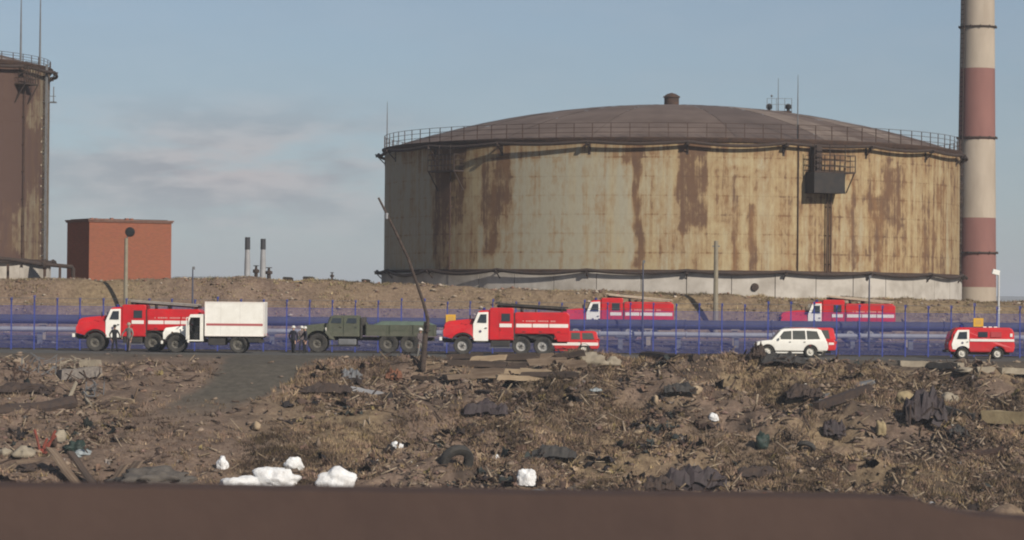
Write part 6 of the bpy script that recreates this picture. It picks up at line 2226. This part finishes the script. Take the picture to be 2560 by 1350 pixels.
# loose sticks and strips
def sticks(n, seed):
    x, y, z, r = scatter(n, FAN_Y0, 188, seed, rub_dens)
    n = len(x)
    ln = 0.2 + 1.0 * r.random(n) ** 2
    w = r.uniform(0.02, 0.055, n)
    az = r.uniform(0, np.pi, n)
    el = r.normal(0.1, 0.4, n)
    d = np.stack([np.cos(az) * np.cos(el), np.sin(az) * np.cos(el), np.sin(el)], -1)
    s1 = np.stack([-np.sin(az), np.cos(az), np.zeros(n)], -1)
    u1 = np.cross(d, s1)
    c_ = np.stack([x, y, z + 0.06 + 0.3 * np.abs(np.sin(el)) * ln], -1)
    V_ = []
    for sx in (-0.5, 0.5):
        for (a2, b2) in ((-1, -1), (1, -1), (1, 1), (-1, 1)):
            V_.append(c_ + d * (sx * ln)[:, None] + s1 * (a2 * w)[:, None] + u1 * (b2 * w * 0.6)[:, None])
    V_ = np.stack(V_, 1)
    q = np.array([(0, 1, 2, 3), (7, 6, 5, 4), (0, 4, 5, 1), (1, 5, 6, 2), (2, 6, 7, 3), (3, 7, 4, 0)])
    Q = (q[None] + (np.arange(n) * 8)[:, None, None]).reshape(-1, 4)
    ob_ = fast_mesh('broken_sticks', V_.reshape(-1, 3), Q, 4, M_RUB, smooth=False)
    cols = np.array([(0.16, 0.11, 0.075), (0.09, 0.06, 0.045), (0.24, 0.18, 0.12), (0.06, 0.042, 0.035), (0.32, 0.25, 0.18)])
    vattr(ob_, 'tint', np.repeat(cols[r.integers(0, 5, n)], 8, 0))
    return ob_


tag(sticks(10000, 501), 'broken sticks and strips scattered over the slope', 'sticks', None, 'stuff')



# crumpled flakes of dark sheet, rags and board, too many and too small to tell apart
def flakes(name, n, seed, smin, smax, cols, label):
    x, y, z, r = scatter(n, FAN_Y0, 189, seed, lambda a, b: np.clip(rub_dens(a, b) * (0.12 + 4.0 * np.clip(vnoise(a, b, 3.0, 93) - 0.05, 0, 1)), 0, 1))
    n = len(x)
    k = 5
    u, v = np.meshgrid(np.linspace(-0.5, 0.5, k), np.linspace(-0.5, 0.5, k))
    u, v = u.ravel(), v.ravel()
    s = smin + (smax - smin) * r.random(n) ** 2
    asp = r.uniform(0.3, 1.0, n)
    h = r.normal(0, 0.13, (n, k * k)) + r.uniform(-0.5, 0.5, (n, 1)) * (u ** 2)[None] * 1.6
    az, el = r.uniform(0, 2 * np.pi, n), r.uniform(0.0, 0.9, n)
    P = np.stack([np.broadcast_to(u, (n, k * k)) + r.normal(0, 0.05, (n, k * k)), v[None] * asp[:, None] + r.normal(0, 0.04, (n, k * k)), h], -1)
    ce, se = np.cos(el)[:, None], np.sin(el)[:, None]
    P = np.stack([P[..., 0] * ce - P[..., 2] * se, P[..., 1], P[..., 0] * se + P[..., 2] * ce], -1)
    ca, sa = np.cos(az)[:, None], np.sin(az)[:, None]
    P = np.stack([P[..., 0] * ca - P[..., 1] * sa, P[..., 0] * sa + P[..., 1] * ca, P[..., 2]], -1) * s[:, None, None]
    P += np.stack([x, y, z + 0.12 * s], -1)[:, None]
    g = np.arange(k * k).reshape(k, k)
    q = np.stack([g[:-1, :-1], g[:-1, 1:], g[1:, 1:], g[1:, :-1]], -1).reshape(-1, 4)
    Q = (q[None] + (np.arange(n) * k * k)[:, None, None]).reshape(-1, 4)
    o_ = fast_mesh(name, P.reshape(-1, 3), Q, 4, M_RUB, smooth=False)
    vattr(o_, 'tint', np.repeat(cols[r.integers(0, len(cols), n)] * r.uniform(0.7, 1.3, (n, 1)), k * k, 0))
    tag(o_, label, 'rubbish', None, 'stuff')


flakes('dark_rags', 4200, 601, 0.15, 1.0, np.array([(0.05, 0.038, 0.034), (0.04, 0.034, 0.034), (0.075, 0.05, 0.04), (0.03, 0.026, 0.026), (0.09, 0.055, 0.04), (0.04, 0.045, 0.042)]),
       'dark rags and torn sheet scattered over the slope')
flakes('brown_scraps', 7000, 602, 0.15, 0.6, np.array([(0.22, 0.14, 0.10), (0.30, 0.22, 0.15), (0.16, 0.10, 0.075), (0.26, 0.2, 0.09), (0.2, 0.17, 0.15)]),
       'brown card and bark scraps scattered over the slope')

# ------------------------------------------------------------------ low wall in the foreground, out of focus
WY = 12.0
top_pts = [(-700, 1212), (0, 1217), (500, 1222), (900, 1229), (1400, 1237), (1900, 1243), (2180, 1246), (2290, 1252), (2345, 1272), (2420, 1288), (2560, 1301), (2800, 1318), (3300, 1340)]
pts_ = [at(a1_, b1_, WY) for a1_, b1_ in top_pts]
dense = []
for i in range(len(pts_) - 1):
    for k in range(8):
        q = pts_[i].lerp(pts_[i + 1], k / 8)
        q.z += 0.004 * mnoise.noise((q.x * 9, 0, 4))
        dense.append((q.x, q.z))
dense.append((pts_[-1].x, pts_[-1].z))
prof = dense + [(dense[-1][0], 1.2), (dense[0][0], 1.2)]
wl = MB().prism(prof, WY, WY + 0.38)
wo_ = wl.build('low_wall', mat('brown_rendered_wall', (0.092, 0.063, 0.054), 0.95, (0.076, 0.053, 0.047), 2.6, 0.8, bump=0.1, detail=8, spec=0.05))
tag(wo_, 'low brown rendered wall in front, one end broken down', 'wall')

# ------------------------------------------------------------------ thin sea haze over the whole place
hm = bpy.data.materials.new('sea_haze')
hm.use_nodes = True
hm.node_tree.nodes.clear()
hv = nd(hm.node_tree, 'ShaderNodeVolumePrincipled', inp={'Color': (0.90, 0.94, 1.0, 1), 'Density': 0.00026, 'Anisotropy': 0.0})
ho = nd(hm.node_tree, 'ShaderNodeOutputMaterial')
hm.node_tree.links.new(hv.outputs[0], ho.inputs['Volume'])
hz = MB().b2(-9500, 9500, -500, 9500, -10.5, 60).build('haze', hm)
tag(hz, 'thin pale haze in the air over the whole place', 'haze', None, 'stuff')
